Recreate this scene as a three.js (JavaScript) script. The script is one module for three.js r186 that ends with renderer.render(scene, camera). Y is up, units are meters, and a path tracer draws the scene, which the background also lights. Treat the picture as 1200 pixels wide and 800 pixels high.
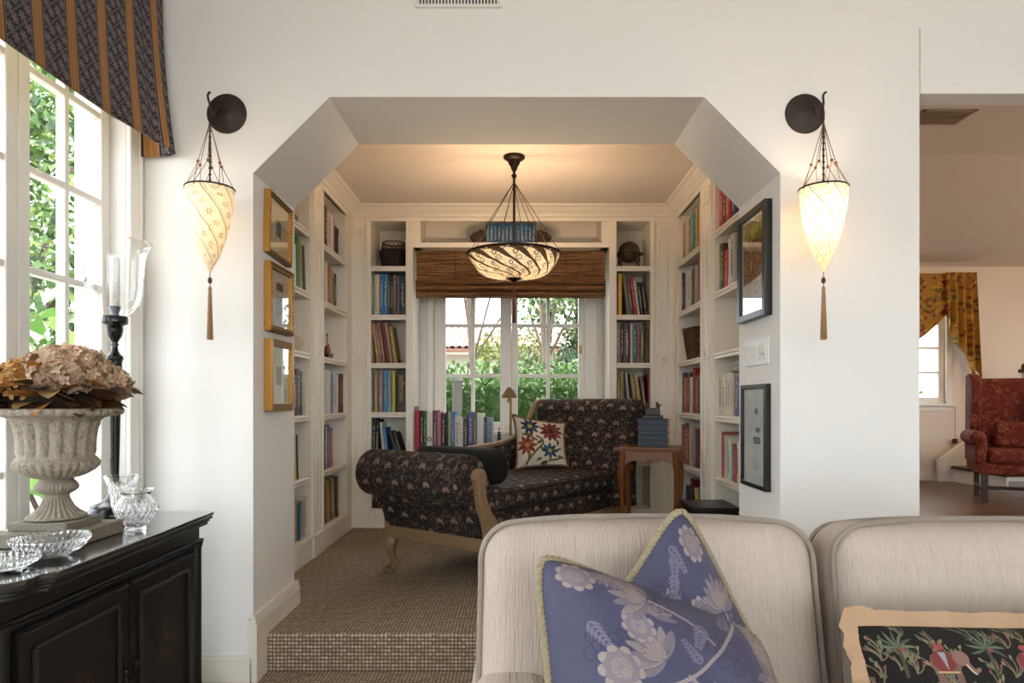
import * as THREE from 'three';
import { mergeGeometries, mergeVertices } from 'three/addons/utils/BufferGeometryUtils.js';
import { RoundedBoxGeometry } from 'three/addons/geometries/RoundedBoxGeometry.js';
import { FontLoader } from 'three/addons/loaders/FontLoader.js';
import { TextGeometry } from 'three/addons/geometries/TextGeometry.js';
import { ImprovedNoise } from 'three/addons/math/ImprovedNoise.js';

// ---------------------------------------------------------------- camera, sky, sun, exposure
const scene = new THREE.Scene();
const F = 800, CX = 606, CY = 470, H = 0.95;            // focal length in px, vanishing point, eye height over the alcove floor
const camera = new THREE.PerspectiveCamera(2 * Math.atan(400 / F) * 180 / Math.PI, 1.5, 0.05, 200);
camera.position.set(0, H, 0);
camera.setViewOffset(1200, 800, 600 - CX, 400 - CY, 1200, 800);
scene.add(camera);
scene.background = new THREE.Color().setRGB(0.86, 0.94, 1.0);
scene.backgroundIntensity = 4.0;
const sun = new THREE.DirectionalLight(new THREE.Color().setRGB(1, 0.93, 0.86), 6);
sun.position.set(-8, 17.5, -0.6); sun.target.position.set(0, 0, 0);
sun.castShadow = true; sun.shadow.mapSize.set(2048, 2048);
Object.assign(sun.shadow.camera, { left: -15, right: 15, top: 15, bottom: -15, near: 1, far: 60 });
scene.add(sun, sun.target);
const renderer = new THREE.WebGLRenderer({ antialias: true });
renderer.toneMapping = THREE.LinearToneMapping;
renderer.toneMappingExposure = 1.86;
renderer.shadowMap.enabled = true;

// ---------------------------------------------------------------- helpers
let seed = 12345;
const rnd = () => { seed = (seed * 1664525 + 1013904223) >>> 0; return seed / 4294967296; };
const rr = (a, b) => a + (b - a) * rnd();
const noise = new ImprovedNoise();
const PI = Math.PI;
const at = (px, py, d) => new THREE.Vector3((px - CX) * d / F, H - (py - CY) * d / F, -d);
const taken = {};
const numbered = (n) => { const k = taken[n] = (taken[n] ?? -1) + 1; return k ? n + '_' + String(k).padStart(3, '0') : n; };
function tag(o, label, category, group) { Object.assign(o.userData, { label, category }); if (group) o.userData.group = group; return o; }
function thing(name, label, category, pos = [0, 0, 0], turn = 0, group) {
  const o = new THREE.Group(); o.name = numbered(name); o.position.set(...pos); o.rotation.y = turn; scene.add(o);
  return tag(o, label, category, group);
}
function merge(list) {
  const gs = (Array.isArray(list) ? list : [list]).map((g) => {
    g = g.index ? g.toNonIndexed() : g.clone();
    for (const k of Object.keys(g.attributes)) if (!['position', 'normal', 'uv', 'color'].includes(k)) g.deleteAttribute(k);
    return g;
  });
  const col = gs.some((g) => g.attributes.color);
  for (const g of gs) {
    const n = g.attributes.position.count;
    if (!g.attributes.uv) g.setAttribute('uv', new THREE.BufferAttribute(new Float32Array(n * 2), 2));
    if (!g.attributes.normal) g.computeVertexNormals();
    if (col && !g.attributes.color) g.setAttribute('color', new THREE.BufferAttribute(new Float32Array(n * 3).fill(1), 3));
  }
  return gs.length === 1 ? gs[0] : mergeGeometries(gs);
}
function part(name, geo, mat, parent) {
  const m = new THREE.Mesh(Array.isArray(geo) ? merge(geo) : geo, mat); m.name = name; parent.add(m); return m;
}
function solo(name, geo, mat, label, category, group) {
  const m = new THREE.Mesh(Array.isArray(geo) ? merge(geo) : geo, mat); m.name = numbered(name); scene.add(m); return tag(m, label, category, group);
}
function struct(name, geo, mat, label, category) {
  const m = new THREE.Mesh(Array.isArray(geo) ? merge(geo) : geo, mat); m.name = name; m.userData.kind = 'structure'; scene.add(m);
  if (label) tag(m, label, category); return m;
}
const box = (w, h, d, x = 0, y = 0, z = 0) => new THREE.BoxGeometry(w, h, d).translate(x, y, z);
const bx = (x0, x1, y0, y1, z0, z1) => box(Math.abs(x1 - x0), Math.abs(y1 - y0), Math.abs(z1 - z0), (x0 + x1) / 2, (y0 + y1) / 2, (z0 + z1) / 2);
const rbox = (w, h, d, r, x = 0, y = 0, z = 0, s = 2) => new RoundedBoxGeometry(w, h, d, s, Math.min(r, w / 2.01, h / 2.01, d / 2.01)).translate(x, y, z);
const cyl = (r0, r1, h, x = 0, y = 0, z = 0, n = 20) => new THREE.CylinderGeometry(r0, r1, h, n).translate(x, y, z);
const ball = (r, x = 0, y = 0, z = 0, n = 16) => new THREE.SphereGeometry(r, n, Math.max(6, n * 0.7 | 0)).translate(x, y, z);
const V = (...a) => new THREE.Vector3(...a);
const tube = (pts, r, n = 24, k = 6, closed = false) => new THREE.TubeGeometry(new THREE.CatmullRomCurve3(pts.map((p) => p.isVector3 ? p : V(...p)), closed), n, r, k, closed);
function rod(a, b, r, k = 6) {
  a = a.isVector3 ? a : V(...a); b = b.isVector3 ? b : V(...b);
  const d = b.clone().sub(a), g = new THREE.CylinderGeometry(r, r, d.length(), k);
  g.applyQuaternion(new THREE.Quaternion().setFromUnitVectors(V(0, 1, 0), d.clone().normalize()));
  return g.translate((a.x + b.x) / 2, (a.y + b.y) / 2, (a.z + b.z) / 2);
}
const lathe = (pts, n = 32, y0 = 0) => new THREE.LatheGeometry(pts.map(([r, y]) => new THREE.Vector2(Math.max(r, 0.0001), y + y0)), n);
function smoothProfile(pts, n) { return new THREE.CatmullRomCurve3(pts.map(([r, y]) => V(r, y, 0)), false, 'catmullrom', 0.3).getPoints(n).map((p) => [Math.max(0.0001, p.x), p.y]); }
function shapeOf(pts) { const s = new THREE.Shape(); pts.forEach(([x, y], i) => i ? s.lineTo(x, y) : s.moveTo(x, y)); s.closePath(); return s; }
function ext(shape, depth, bevel = 0, curve = 8) {
  return new THREE.ExtrudeGeometry(shape, { depth, bevelEnabled: bevel > 0, bevelThickness: bevel, bevelSize: bevel, bevelSegments: 2, curveSegments: curve });
}
// uv in metres from position, by the way each face points
function boxUV(g, s = 1, swap = false) {
  g = merge(g); const p = g.attributes.position, n = g.attributes.normal, uv = new Float32Array(p.count * 2);
  for (let i = 0; i < p.count; i += 3) {
    let ax = 0, ay = 0, az = 0;
    for (let k = 0; k < 3; k++) { ax += Math.abs(n.getX(i + k)); ay += Math.abs(n.getY(i + k)); az += Math.abs(n.getZ(i + k)); }
    for (let k = 0; k < 3; k++) {
      const x = p.getX(i + k), y = p.getY(i + k), z = p.getZ(i + k);
      let u, v;
      if (ay >= ax && ay >= az) { u = x; v = z; } else if (ax >= az) { u = z; v = y; } else { u = x; v = y; }
      if (swap) [u, v] = [v, u];
      uv[(i + k) * 2] = u * s; uv[(i + k) * 2 + 1] = v * s;
    }
  }
  g.setAttribute('uv', new THREE.BufferAttribute(uv, 2)); return g;
}
// ---------------------------------------------------------------- textures
function canvas(w, h, draw) { const c = document.createElement('canvas'); c.width = w; c.height = h; draw(c.getContext('2d'), w, h); return c; }
function tex(c, rep = [1, 1], srgb = true) {
  const t = new THREE.CanvasTexture(c); t.wrapS = t.wrapT = THREE.RepeatWrapping; t.repeat.set(...rep); t.magFilter = THREE.LinearFilter;
  if (srgb) t.colorSpace = THREE.SRGBColorSpace; return t;
}
const hex = (c) => '#' + new THREE.Color(c).getHexString();
function mixc(a, b, t) { return hex(new THREE.Color(a).lerp(new THREE.Color(b), t)); }
function noiseCanvas(n, f, lo, hi, oct = 3, fy = f) {           // tiling grey noise
  return canvas(n, n, (g) => {
    const im = g.createImageData(n, n);
    for (let y = 0; y < n; y++) for (let x = 0; x < n; x++) {
      const a = x / n * 2 * PI, b = y / n * 2 * PI; let s = 0, w = 0;
      for (let o = 0; o < oct; o++) {
        const k = 2 ** o, q = 1 / k;
        s += q * noise.noise(Math.cos(a) * f * k / 6.28 + 9 * o, Math.sin(a) * f * k / 6.28 + Math.cos(b) * fy * k / 6.28, Math.sin(b) * fy * k / 6.28 + 3.3); w += q;
      }
      const v = lo + (hi - lo) * Math.min(1, Math.max(0, 0.5 + 0.8 * s / w)), i = (y * n + x) * 4;
      im.data[i] = im.data[i + 1] = im.data[i + 2] = v; im.data[i + 3] = 255;
    }
    g.putImageData(im, 0, 0);
  });
}
const fineNoise = noiseCanvas(256, 40, 0, 255, 3), coarseNoise = noiseCanvas(256, 9, 0, 255, 4);
const std = (color, roughness = 0.6, o = {}) => new THREE.MeshStandardMaterial({ color, roughness, ...o });
const phy = (o) => new THREE.MeshPhysicalMaterial(o);
function streaks(w, h, base, cols, n, len, vertical = true, thick = 1.2) {
  return canvas(w, h, (g) => {
    g.fillStyle = base; g.fillRect(0, 0, w, h);
    for (let i = 0; i < n; i++) {
      g.fillStyle = cols[rnd() * cols.length | 0]; g.globalAlpha = rr(0.15, 0.6);
      const x = rnd() * w, y = rnd() * h, l = len * rr(0.3, 1.3), t = thick * rr(0.5, 1.4);
      for (const ox of [0, -w]) for (const oy of [0, -h]) vertical ? g.fillRect(x + ox, y + oy, t, l) : g.fillRect(x + ox, y + oy, l, t);
    }
    g.globalAlpha = 1;
  });
}
const plaster = std('#eeebe7', 0.85, { bumpMap: tex(coarseNoise, [1.2, 1.2], false), bumpScale: 0.0016 });
const ceilingPaint = std('#eadfd2', 0.9, { bumpMap: tex(coarseNoise, [1, 1], false), bumpScale: 0.001 });
const trimPaint = std('#efe8da', 0.42);
const sashPaint = std('#efece6', 0.4);
const glassPane = phy({ color: '#ffffff', roughness: 0.0, transmission: 1, thickness: 0, ior: 1.08 });
const pictureGlass = phy({ color: '#ffffff', roughness: 0.0, transmission: 1, thickness: 0, ior: 1.4 });
const crystal = phy({ color: '#ffffff', roughness: 0.02, transmission: 1, thickness: 0.02, ior: 1.5, side: THREE.DoubleSide });
const blackLacquer = (() => {
  const c = canvas(512, 512, (g, w, h) => {
    g.fillStyle = '#0c0908'; g.fillRect(0, 0, w, h);
    for (let i = 0; i < 500; i++) { g.globalAlpha = rr(0.05, 0.3); g.fillStyle = ['#22150e', '#190f0a', '#070505', '#2a190f'][rnd() * 4 | 0]; g.fillRect(rnd() * w, rnd() * h, rr(1, 3), rr(2, 40)); }
    g.globalAlpha = 1;
  });
  return std('#ffffff', 0.45, { map: tex(c, [1, 1]), bumpMap: tex(coarseNoise, [2, 2], false), bumpScale: 0.0006 });
})();
const lacquerTop = phy({ color: '#2c2826', roughness: 0.2, clearcoat: 1, clearcoatRoughness: 0.08, bumpMap: tex(coarseNoise, [2, 2], false), bumpScale: 0.0002 });
const bronze = std('#2b2019', 0.5, { metalness: 0.6 });
const darkIron = std('#352b25', 0.5, { metalness: 0.3 });
const brass = std('#9a7a3c', 0.35, { metalness: 0.9 });
const brassDull = std('#8a7448', 0.45, { metalness: 0.6 });
// carpet: woven loops, 12 x 12 to a tile of 0.18 m
const carpetC = canvas(512, 512, (g, w, h) => {
  g.fillStyle = '#75644f'; g.fillRect(0, 0, w, h);
  const n = 12, s = w / n, cs = ['#cdb9a2', '#c4af97', '#b5a088', '#d8c6b0', '#bfa88e', '#a8947c'];
  for (let j = 0; j < n; j++) for (let i = 0; i < n; i++) {
    g.fillStyle = cs[rnd() * cs.length | 0];
    g.beginPath(); g.ellipse((i + 0.5) * s + rr(-2, 2), (j + 0.5) * s + rr(-1.5, 1.5), s * 0.42, s * 0.36, 0, 0, 7); g.fill();
    for (let k = 0; k < 5; k++) { g.globalAlpha = 0.3; g.fillStyle = k % 2 ? '#8a7058' : '#dcc7ae'; g.fillRect(i * s + rr(5, s - 12), j * s + rr(6, s - 10), rr(4, 10), 2); g.globalAlpha = 1; }
  }
});
const carpetB = canvas(256, 256, (g, w, h) => {
  g.fillStyle = '#000'; g.fillRect(0, 0, w, h); const n = 12, s = w / n;
  for (let j = 0; j < n; j++) for (let i = 0; i < n; i++) {
    const q = g.createRadialGradient((i + 0.5) * s, (j + 0.5) * s, 1, (i + 0.5) * s, (j + 0.5) * s, s * 0.55); q.addColorStop(0, '#fff'); q.addColorStop(1, '#000');
    g.fillStyle = q; g.fillRect(i * s, j * s, s, s);
  }
});
const carpet = std('#ffffff', 0.95, { map: tex(carpetC, [5.5, 5.5]), bumpMap: tex(carpetB, [5.5, 5.5], false), bumpScale: 0.005 });
function woodTex(a, b, n = 260, w = 256, h = 512) { return streaks(w, h, a, [a, b, mixc(a, b, 0.5), mixc(a, '#000000', 0.25)], n, h * 0.5, true, 2.2); }
const walnut = std('#ffffff', 0.32, { map: tex(woodTex('#6e3f1a', '#925c2a'), [3, 2]) });
const paleWood = std('#ffffff', 0.55, { map: tex(woodTex('#8e7252', '#73583c'), [4, 3]) });
const darkWood = std('#ffffff', 0.35, { map: tex(woodTex('#33201a', '#22140f'), [3, 2]) });
const gilt = std('#ffffff', 0.4, { metalness: 0.45, map: tex(streaks(128, 128, '#b8863a', ['#8a5f22', '#d0a04c', '#9c7030'], 220, 14), [6, 6]) });
const giltDark = std('#8f6c36', 0.42, { metalness: 0.45, bumpMap: tex(fineNoise, [8, 8], false), bumpScale: 0.003 });
const blackFrame = std('#16130f', 0.35);

// ---------------------------------------------------------------- the shell
// front wall: 0.1 thick, with the eight-sided alcove opening and the doorway
const ZF = -2.70, ZR = -3.20, FLOOR = -0.155;
const arch = [[-1.044, FLOOR], [-1.044, 1.852], [-0.742, 2.153], [0.739, 2.153], [1.041, 1.852], [1.041, FLOOR]];
const wallShape = shapeOf([[-1.75, FLOOR - 0.1], [-1.75, 3.1], [5.0, 3.1], [5.0, FLOOR - 0.1], [3.4, FLOOR - 0.1], [3.4, 2.163], [1.591, 2.163], [1.591, FLOOR - 0.1], [1.041, FLOOR - 0.1], ...arch.slice(1, 5).reverse(), [-1.044, FLOOR - 0.1]]);
struct('wall_front', boxUV(ext(wallShape, 0.1).translate(0, 0, ZF - 0.1)), plaster);
const jambShape = shapeOf([[-1.25, FLOOR - 0.1], [-1.25, 2.62], [1.25, 2.62], [1.25, FLOOR - 0.1], [1.041, FLOOR - 0.1], ...arch.slice(1, 5).reverse(), [-1.044, FLOOR - 0.1]]);
struct('wall_arch', boxUV(ext(jambShape, 0.4).translate(0, 0, ZR)), plaster);
struct('trim_1', bx(1.591, 5.0, 2.163, 2.423, ZF, ZF + 0.008), plaster);
// alcove shell
struct('wall_left_alcove', boxUV([bx(-1.78, -1.56, FLOOR - 0.2, 2.62, -5.8, -2.8)]), plaster);
struct('wall_right_alcove', boxUV([bx(1.50, 1.59, FLOOR - 0.2, 3.0, -8.3, -2.8)]), plaster);
const wallBack = new THREE.Shape([[-1.78, FLOOR - 0.2], [1.5, FLOOR - 0.2], [1.5, 2.62], [-1.78, 2.62]].map((p) => new THREE.Vector2(...p)));
wallBack.holes.push(new THREE.Path([[-0.673, 0.72], [-0.673, 2.0], [0.543, 2.0], [0.543, 0.72]].map((p) => new THREE.Vector2(...p))));
struct('wall_back', boxUV(ext(wallBack, 0.18).translate(0, 0, -5.68)), plaster);
struct('trim_6', [bx(-2.3, 1.5, 2.5, 2.62, -6.35, -5.68), bx(-2.3, 1.5, 2.42, 2.62, -6.39, -6.35)], sashPaint);   // eaves over the alcove window
struct('ceiling_alcove', boxUV(bx(-1.56, 1.5, 2.41, 2.62, -5.5, ZR)), ceilingPaint);
struct('floor_alcove', boxUV([bx(-1.044, 1.041, -0.4, 0, -3.2, -2.802), cyl(0.012, 0.012, 2.085, 0, 0, 0, 16).rotateZ(PI / 2).translate(-0.0015, -0.012, -2.802), bx(-1.044, 1.041, -0.4, -0.012, -2.802, -2.79), bx(-1.56, 1.5, -0.4, 0, -5.5, -3.2)]), carpet);
// living room in which the camera stands
struct('floor', boxUV(bx(-1.7, 5.0, FLOOR - 0.12, FLOOR, -2.79, 3.8)), carpet);
struct('ceiling', boxUV(bx(-1.75, 5.0, 3.1, 3.25, -2.8, 3.9)), plaster);
struct('wall_right', boxUV(bx(5.0, 5.15, FLOOR - 0.1, 3.1, -2.8, 3.9)), plaster);
const holed = (outer, holes) => { const s = shapeOf(outer); for (const [x0, x1, y0, y1] of holes) s.holes.push(new THREE.Path([[x0, y0], [x0, y1], [x1, y1], [x1, y0]].map((p) => new THREE.Vector2(...p)))); return s; };
// rear wall with two wide garden doors behind the camera
struct('wall_rear', boxUV(ext(holed([[-1.75, FLOOR - 0.1], [5.15, FLOOR - 0.1], [5.15, 3.1], [-1.75, 3.1]], [[-1.4, 1.7, 0, 2.85], [2.0, 4.9, 0, 2.85]]), 0.15).translate(0, 0, 3.8)), plaster);
// left wall (shape drawn in z,y and turned) with the french window run
const wl = ext(holed([[-3.9, FLOOR - 0.1], [2.75, FLOOR - 0.1], [2.75, 3.1], [-3.9, 3.1]], [[0.69, 2.61, FLOOR + 0.02, 2.42], [-2.4, -0.48, FLOOR + 0.02, 2.42]]), 0.15);
wl.rotateY(PI / 2);                                            // local x -> -z, local z -> +x
struct('wall_left', boxUV(wl.translate(-1.647, 0, 0)), plaster);
function sashGrid(name, label, w, h, cols, rows, y0, place, stile = 0.065, mun = 0.022, bottomRail = 0.1) {
  const g = new THREE.Group(); g.name = name; g.userData = { kind: 'structure' }; if (label) { g.userData.label = label; g.userData.category = 'window'; } scene.add(g); place(g);
  part('stile', rbox(stile, h, 0.045, 0.006, -w / 2 + stile / 2, y0 + h / 2, 0), sashPaint, g); part('stile', rbox(stile, h, 0.045, 0.006, w / 2 - stile / 2, y0 + h / 2, 0), sashPaint, g);
  part('rail', rbox(w - 2 * stile, bottomRail, 0.045, 0.006, 0, y0 + bottomRail / 2, 0), sashPaint, g); part('rail', rbox(w - 2 * stile, stile, 0.045, 0.006, 0, y0 + h - stile / 2, 0), sashPaint, g);
  const gw = w - 2 * stile, gh = h - stile - bottomRail, ys = Array.isArray(rows) ? rows : Array.from({ length: rows - 1 }, (_, i) => y0 + bottomRail + gh * (i + 1) / rows);
  for (const y of ys) part('glazing_bar', rbox(gw, mun, 0.036, 0.005, 0, y, 0), sashPaint, g);
  for (let i = 1; i < cols; i++) part('glazing_bar', rbox(mun, gh, 0.034, 0.005, -gw / 2 + gw * i / cols, y0 + bottomRail + gh / 2, 0), sashPaint, g);
  const yy = [y0 + bottomRail, ...ys, y0 + h - stile];
  for (let i = 0; i < cols; i++) for (let j = 0; j + 1 < yy.length; j++) part('pane', box(gw / cols, yy[j + 1] - yy[j], 0.003, -gw / 2 + gw * (i + 0.5) / cols, (yy[j] + yy[j + 1]) / 2, 0), glassPane, g);
  return g;
}
let wn = 1;
const leafRows = [0.40, 0.725, 1.048, 1.371, 1.695, 2.018];
for (const z0 of [0.69, 1.17, 1.65, 2.13, -2.4, -1.92, -1.44, -0.96]) sashGrid('window_' + wn++, null, 0.478, 2.42 - FLOOR - 0.02, 2, leafRows, FLOOR + 0.02, (g) => { g.position.set(-1.578, 0, -(z0 + 0.24)); g.rotation.y = PI / 2; }, 0.052, 0.024, 0.2);
for (const [x0, x1] of [[-1.4, 1.7], [2.0, 4.9]]) for (let i = 0; i < 4; i++) { const w = (x1 - x0) / 4; sashGrid('window_' + wn++, null, w - 0.004, 2.85, 2, 5, 0, (g) => g.position.set(x0 + w * (i + 0.5), 0, 3.87)); }
// casing round the french window
{
  const cz = [];
  for (const [z0, z1] of [[2.61, 2.688], [0.612, 0.69]]) { cz.push(rbox(0.022, 2.6, z1 - z0, 0.006, -1.487, 1.145, -(z0 + z1) / 2), rbox(0.034, 2.6, 0.022, 0.008, -1.485, 1.145, -(z0 > 1 ? z1 - 0.012 : z0 + 0.012))); }
  struct('trim_2', cz, sashPaint);
}
// alcove window
const zw = -5.55;
{
  const px = (p) => (p - CX) * 5.53 / F;
  sashGrid('window_' + wn++, 'white casement with small panes behind the woven blind, latch on far stile', px(599.4) - px(509), 1.28, 2, [0.99 + 0.165, 0.99 + 0.573], 0.72, (g) => g.position.set((px(509) + px(599.4)) / 2, 0, zw), 0.092, 0.03, 0.062);
  const w2 = sashGrid('window_' + wn++, null, px(685) - px(599.6), 1.28, 2, [0.99 + 0.165, 0.99 + 0.573], 0.72, (g) => g.position.set((px(685) + px(599.6)) / 2, 0, zw), 0.05, 0.03, 0.062);
  part('latch', [rbox(0.018, 0.07, 0.008, 0.004, 0.262, 1.37, 0.026), rbox(0.012, 0.045, 0.016, 0.004, 0.262, 1.36, 0.036)], brass, w2);
  struct('trim_3', [rbox(0.05, 1.36, 0.024, 0.008, -0.70, 1.35, -5.49), rbox(0.10, 1.36, 0.024, 0.008, 0.595, 1.35, -5.49), rbox(1.36, 0.05, 0.024, 0.008, -0.055, 2.02, -5.49), rbox(1.40, 0.03, 0.07, 0.008, -0.055, 0.70, -5.47)], sashPaint);
}
// skirtings of the front wall and the opening (stepped: foot board + moulded cap)
const skirt = (x0, x1, y0, y1, z0, z1, nx, nz) => [bx(x0, x1, y0, y1 - 0.035, z0, z1), bx(x0 - (nx < 0 ? -0.003 : 0), x1 - (nx > 0 ? 0.004 : 0), y1 - 0.035, y1 - 0.014, z0, z1 - (nz > 0 ? 0.004 : 0)), bx(x0 + (nx < 0 ? 0.008 : 0), x1 - (nx > 0 ? 0.008 : 0), y1 - 0.014, y1, z0, z1 - (nz > 0 ? 0.009 : 0))];
struct('baseboard_front', [...skirt(-1.49, -1.05, FLOOR, -0.05, ZF, ZF + 0.02, 0, 1), ...skirt(1.05, 1.591, FLOOR, -0.05, ZF, ZF + 0.02, 0, 1)], trimPaint);
struct('baseboard_left', [...skirt(-1.044, -1.022, 0, 0.108, ZR - 0.02, ZF + 0.02, 1, 0), bx(-1.044, -1.0225, FLOOR, 0.01, -2.7895, ZF + 0.0195), bx(-1.06, -1.03, -0.06, 0.09, ZF + 0.0005, ZF + 0.014)], trimPaint);
struct('baseboard_right', [...skirt(1.022, 1.041, 0, 0.108, ZR - 0.02, ZF + 0.02, -1, 0), bx(1.0225, 1.041, FLOOR, 0.01, -2.7895, ZF + 0.0195)], trimPaint);
// crown moulding of the alcove
const XL = -1.244, XR = 1.186, ZB = -5.13;
const crownProfile = shapeOf([[0, 2.30], [0.012, 2.30], [0.016, 2.325], [0.03, 2.332], [0.036, 2.35], [0.06, 2.372], [0.075, 2.392], [0.092, 2.396], [0.096, 2.41], [0, 2.41]]);
{
  const side = (x, s) => { const g = ext(crownProfile, 5.13 - 3.2); if (s < 0) g.scale(-1, 1, 1); return g.translate(x, 0, ZB); };
  const back = ext(crownProfile, XR - XL).rotateY(-PI / 2).translate(XR, 0, ZB);   // local z -> -x, local x -> +z
  const left = side(XL, 1), right = ext(crownProfile, 5.13 - 3.2).rotateY(PI).translate(XR, 0, ZR);
  struct('trim_4', [left, right, back], trimPaint);
}

// ---------------------------------------------------------------- built-in bookcases
const SH = [0.14, 0.50, 0.867, 1.238, 1.60, 1.966];
const interior = std('#efe8da', 0.6);
function pilaster(w, x, parent, y0 = 0.13, y1 = 2.32) {
  part('pilaster', [box(w, y1 - y0, 0.02, x, (y0 + y1) / 2, 0.0), rbox(0.016, y1 - y0, 0.014, 0.004, x - w / 2 + 0.012, (y0 + y1) / 2, 0.015), rbox(0.016, y1 - y0, 0.014, 0.004, x + w / 2 - 0.012, (y0 + y1) / 2, 0.015),
    ...[-0.5, 0.5].map((k) => rbox(0.006, y1 - y0 - 0.2, 0.008, 0.003, x + k * w * 0.36, (y0 + y1) / 2, 0.012))], trimPaint, parent);
  for (const y of [1.255, 2.22]) { const b = part('rosette_block', rbox(w * 0.62, 0.085, 0.012, 0.003, x, y, 0.016), trimPaint, parent); part('rosette', [new THREE.TorusGeometry(0.022, 0.006, 8, 20).translate(x, y, 0.024), ball(0.009, x, y, 0.024, 10)], trimPaint, b); }
  part('plinth_block', [rbox(w + 0.012, 0.125, 0.035, 0.004, x, 0.065, 0.008), rbox(w + 0.02, 0.014, 0.042, 0.004, x, 0.133, 0.008)], trimPaint, parent);
}
function bookcase(label, w, pos, turn, depth, pil, o = {}) {
  const t = thing('built_in_bookcase', label, 'bookcase', pos, turn, 'white built-in bookcases of the alcove');
  const top = 2.31, s = 0.02;
  part('back_panel', box(w, top, 0.012, 0, top / 2, -depth + 0.006), interior, t);
  for (const k of [-1, 1]) part('side_panel', box(s, 2.40, depth, k * (w / 2 + s / 2 - 0.004), 1.2, -depth / 2), interior, t);
  part('top_rail', [box(w + 0.03, 0.10, 0.022, 0, 2.36, -0.011), box(w, 0.02, depth, 0, top + 0.01, -depth / 2)], trimPaint, t);
  part('plinth', [box(w + 0.02, 0.12, 0.022, 0, 0.06, 0.0), rbox(w + 0.02, 0.016, 0.034, 0.005, 0, 0.128, 0.002), box(w, 0.02, depth, 0, 0.13, -depth / 2)], trimPaint, t);
  for (const y of (o.shelves ?? SH.slice(1))) part('shelf', [box(w, 0.022, depth - 0.015, 0, y - 0.011, -depth / 2), rbox(w, 0.02, 0.018, 0.008, 0, y - 0.010, -0.002), rbox(w, 0.022, 0.014, 0.006, 0, y - 0.028, -0.006)], trimPaint, t);
  for (const [pw, pxx] of pil) pilaster(pw, pxx, t);
  for (const [sw, sx] of o.stiles ?? []) part('stile', box(sw, 2.40, o.stileDepth ?? 0.03, sx, 1.2, -(o.stileDepth ?? 0.03) / 2 + 0.008), trimPaint, t);
  return t;
}
const BC = {};   // local x of a bay -> world
BC.basket = { c: (-1.103 - 0.833) / 2, w: 0.27 }; BC.globe = { c: (0.744 + 1.006) / 2, w: 0.262 };
bookcase('white built-in bookcase beside the window, dark wicker basket in its top', 0.27, [BC.basket.c, 0, ZB], 0, 0.34, [[0.13, -0.135 - 0.076]], { stiles: [[0.052, 0.135 + 0.026]], stileDepth: 0.34 });
bookcase('white built-in bookcase beside the window, wooden globe in its top', 0.262, [BC.globe.c, 0, ZB], 0, 0.34, [[0.172, 0.131 + 0.0945]], { stiles: [[0.052, -0.131 - 0.026]], stileDepth: 0.34 });
const sideBays = { boat: [4.34, 4.96, XL, 1], gilt: [3.28, 4.10, XL, 1], woven: [4.36, 5.03, XR, -1], print: [3.28, 4.10, XR, -1] };
bookcase('white built-in bookcase with a toy boat on a middle shelf', 0.62, [XL, 0, -4.65], PI / 2, 0.28, [[0.22, -0.31 - 0.12]], { stiles: [[0.16, 0.31 + 0.08]] });
bookcase('white built-in bookcase next to the gilt-framed pictures', 0.82, [XL, 0, -3.69], PI / 2, 0.28, [], {});
bookcase('white built-in bookcase with a brown woven box on a middle shelf', 0.67, [XR, 0, -4.695], -PI / 2, 0.28, [[0.24, 0.335 + 0.13]], { stiles: [[0.09, -0.335 - 0.05]] });
bookcase('white built-in bookcase next to the black-framed pictures', 0.82, [XR, 0, -3.69], -PI / 2, 0.28, [], {});
{
  const t = thing('over_window_shelf', 'long white open shelf above the window holding blue volumes', 'shelf', [-0.045, 0, ZB]);
  part('top_rail', box(1.474, 0.10, 0.02, 0, 2.36, -0.01), trimPaint, t);
  part('back_panel', box(1.474, 0.40, 0.012, 0, 2.21, -0.33), interior, t);
  part('moulding', rbox(1.33, 0.03, 0.02, 0.006, 0, 2.235, -0.318), interior, t);
  part('shelf_board', [box(1.474, 0.036, 0.33, 0, 2.123, -0.165), rbox(1.474, 0.04, 0.02, 0.006, 0, 2.123, 0.0)], trimPaint, t);
  for (const k of [-1, 1]) part('end_panel', box(0.056, 0.27, 0.33, k * 0.709, 2.24, -0.165), trimPaint, t);
}
{
  const t = thing('window_ledge', 'white boxed ledge below the window carrying a row of books', 'ledge', [-0.045, 0, ZB]);
  part('top_board', rbox(1.474, 0.03, 0.36, 0.006, 0, 0.555, -0.18), trimPaint, t);
  part('front_panel', box(1.474, 0.54, 0.02, 0, 0.27, -0.02), trimPaint, t);
}

// ---------------------------------------------------------------- books
const ORD = ['first', 'second', 'third', 'fourth', 'fifth', 'sixth', 'seventh', 'eighth', 'ninth', 'tenth', 'eleventh', 'twelfth', 'thirteenth', 'fourteenth', 'fifteenth', 'sixteenth', 'seventeenth', 'eighteenth', 'nineteenth', 'twentieth'];
function colourName(c) {
  const o = {}; new THREE.Color(c).getHSL(o, THREE.SRGBColorSpace); const h = o.h * 360;
  if (o.l < 0.16) return 'black';
  if (o.s < 0.13) return o.l > 0.72 ? 'white' : o.l > 0.45 ? 'grey' : 'dark grey';
  if (o.l > 0.72 && o.s < 0.5) return 'cream';
  const d = o.l < 0.33 ? 'dark ' : '';
  if (h < 12 || h > 340) return o.s < 0.35 ? d + 'maroon' : d + 'red';
  if (h < 45) return o.l > 0.5 ? 'tan' : d + 'brown';
  if (h < 70) return o.l < 0.45 ? d + 'olive' : 'yellow';
  if (h < 160) return d + 'green'; if (h < 200) return d + 'teal'; if (h < 250) return d + 'blue'; return d + 'purple';
}
const bookMats = {}, clothBump = tex(fineNoise, [3, 3], false);
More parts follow.
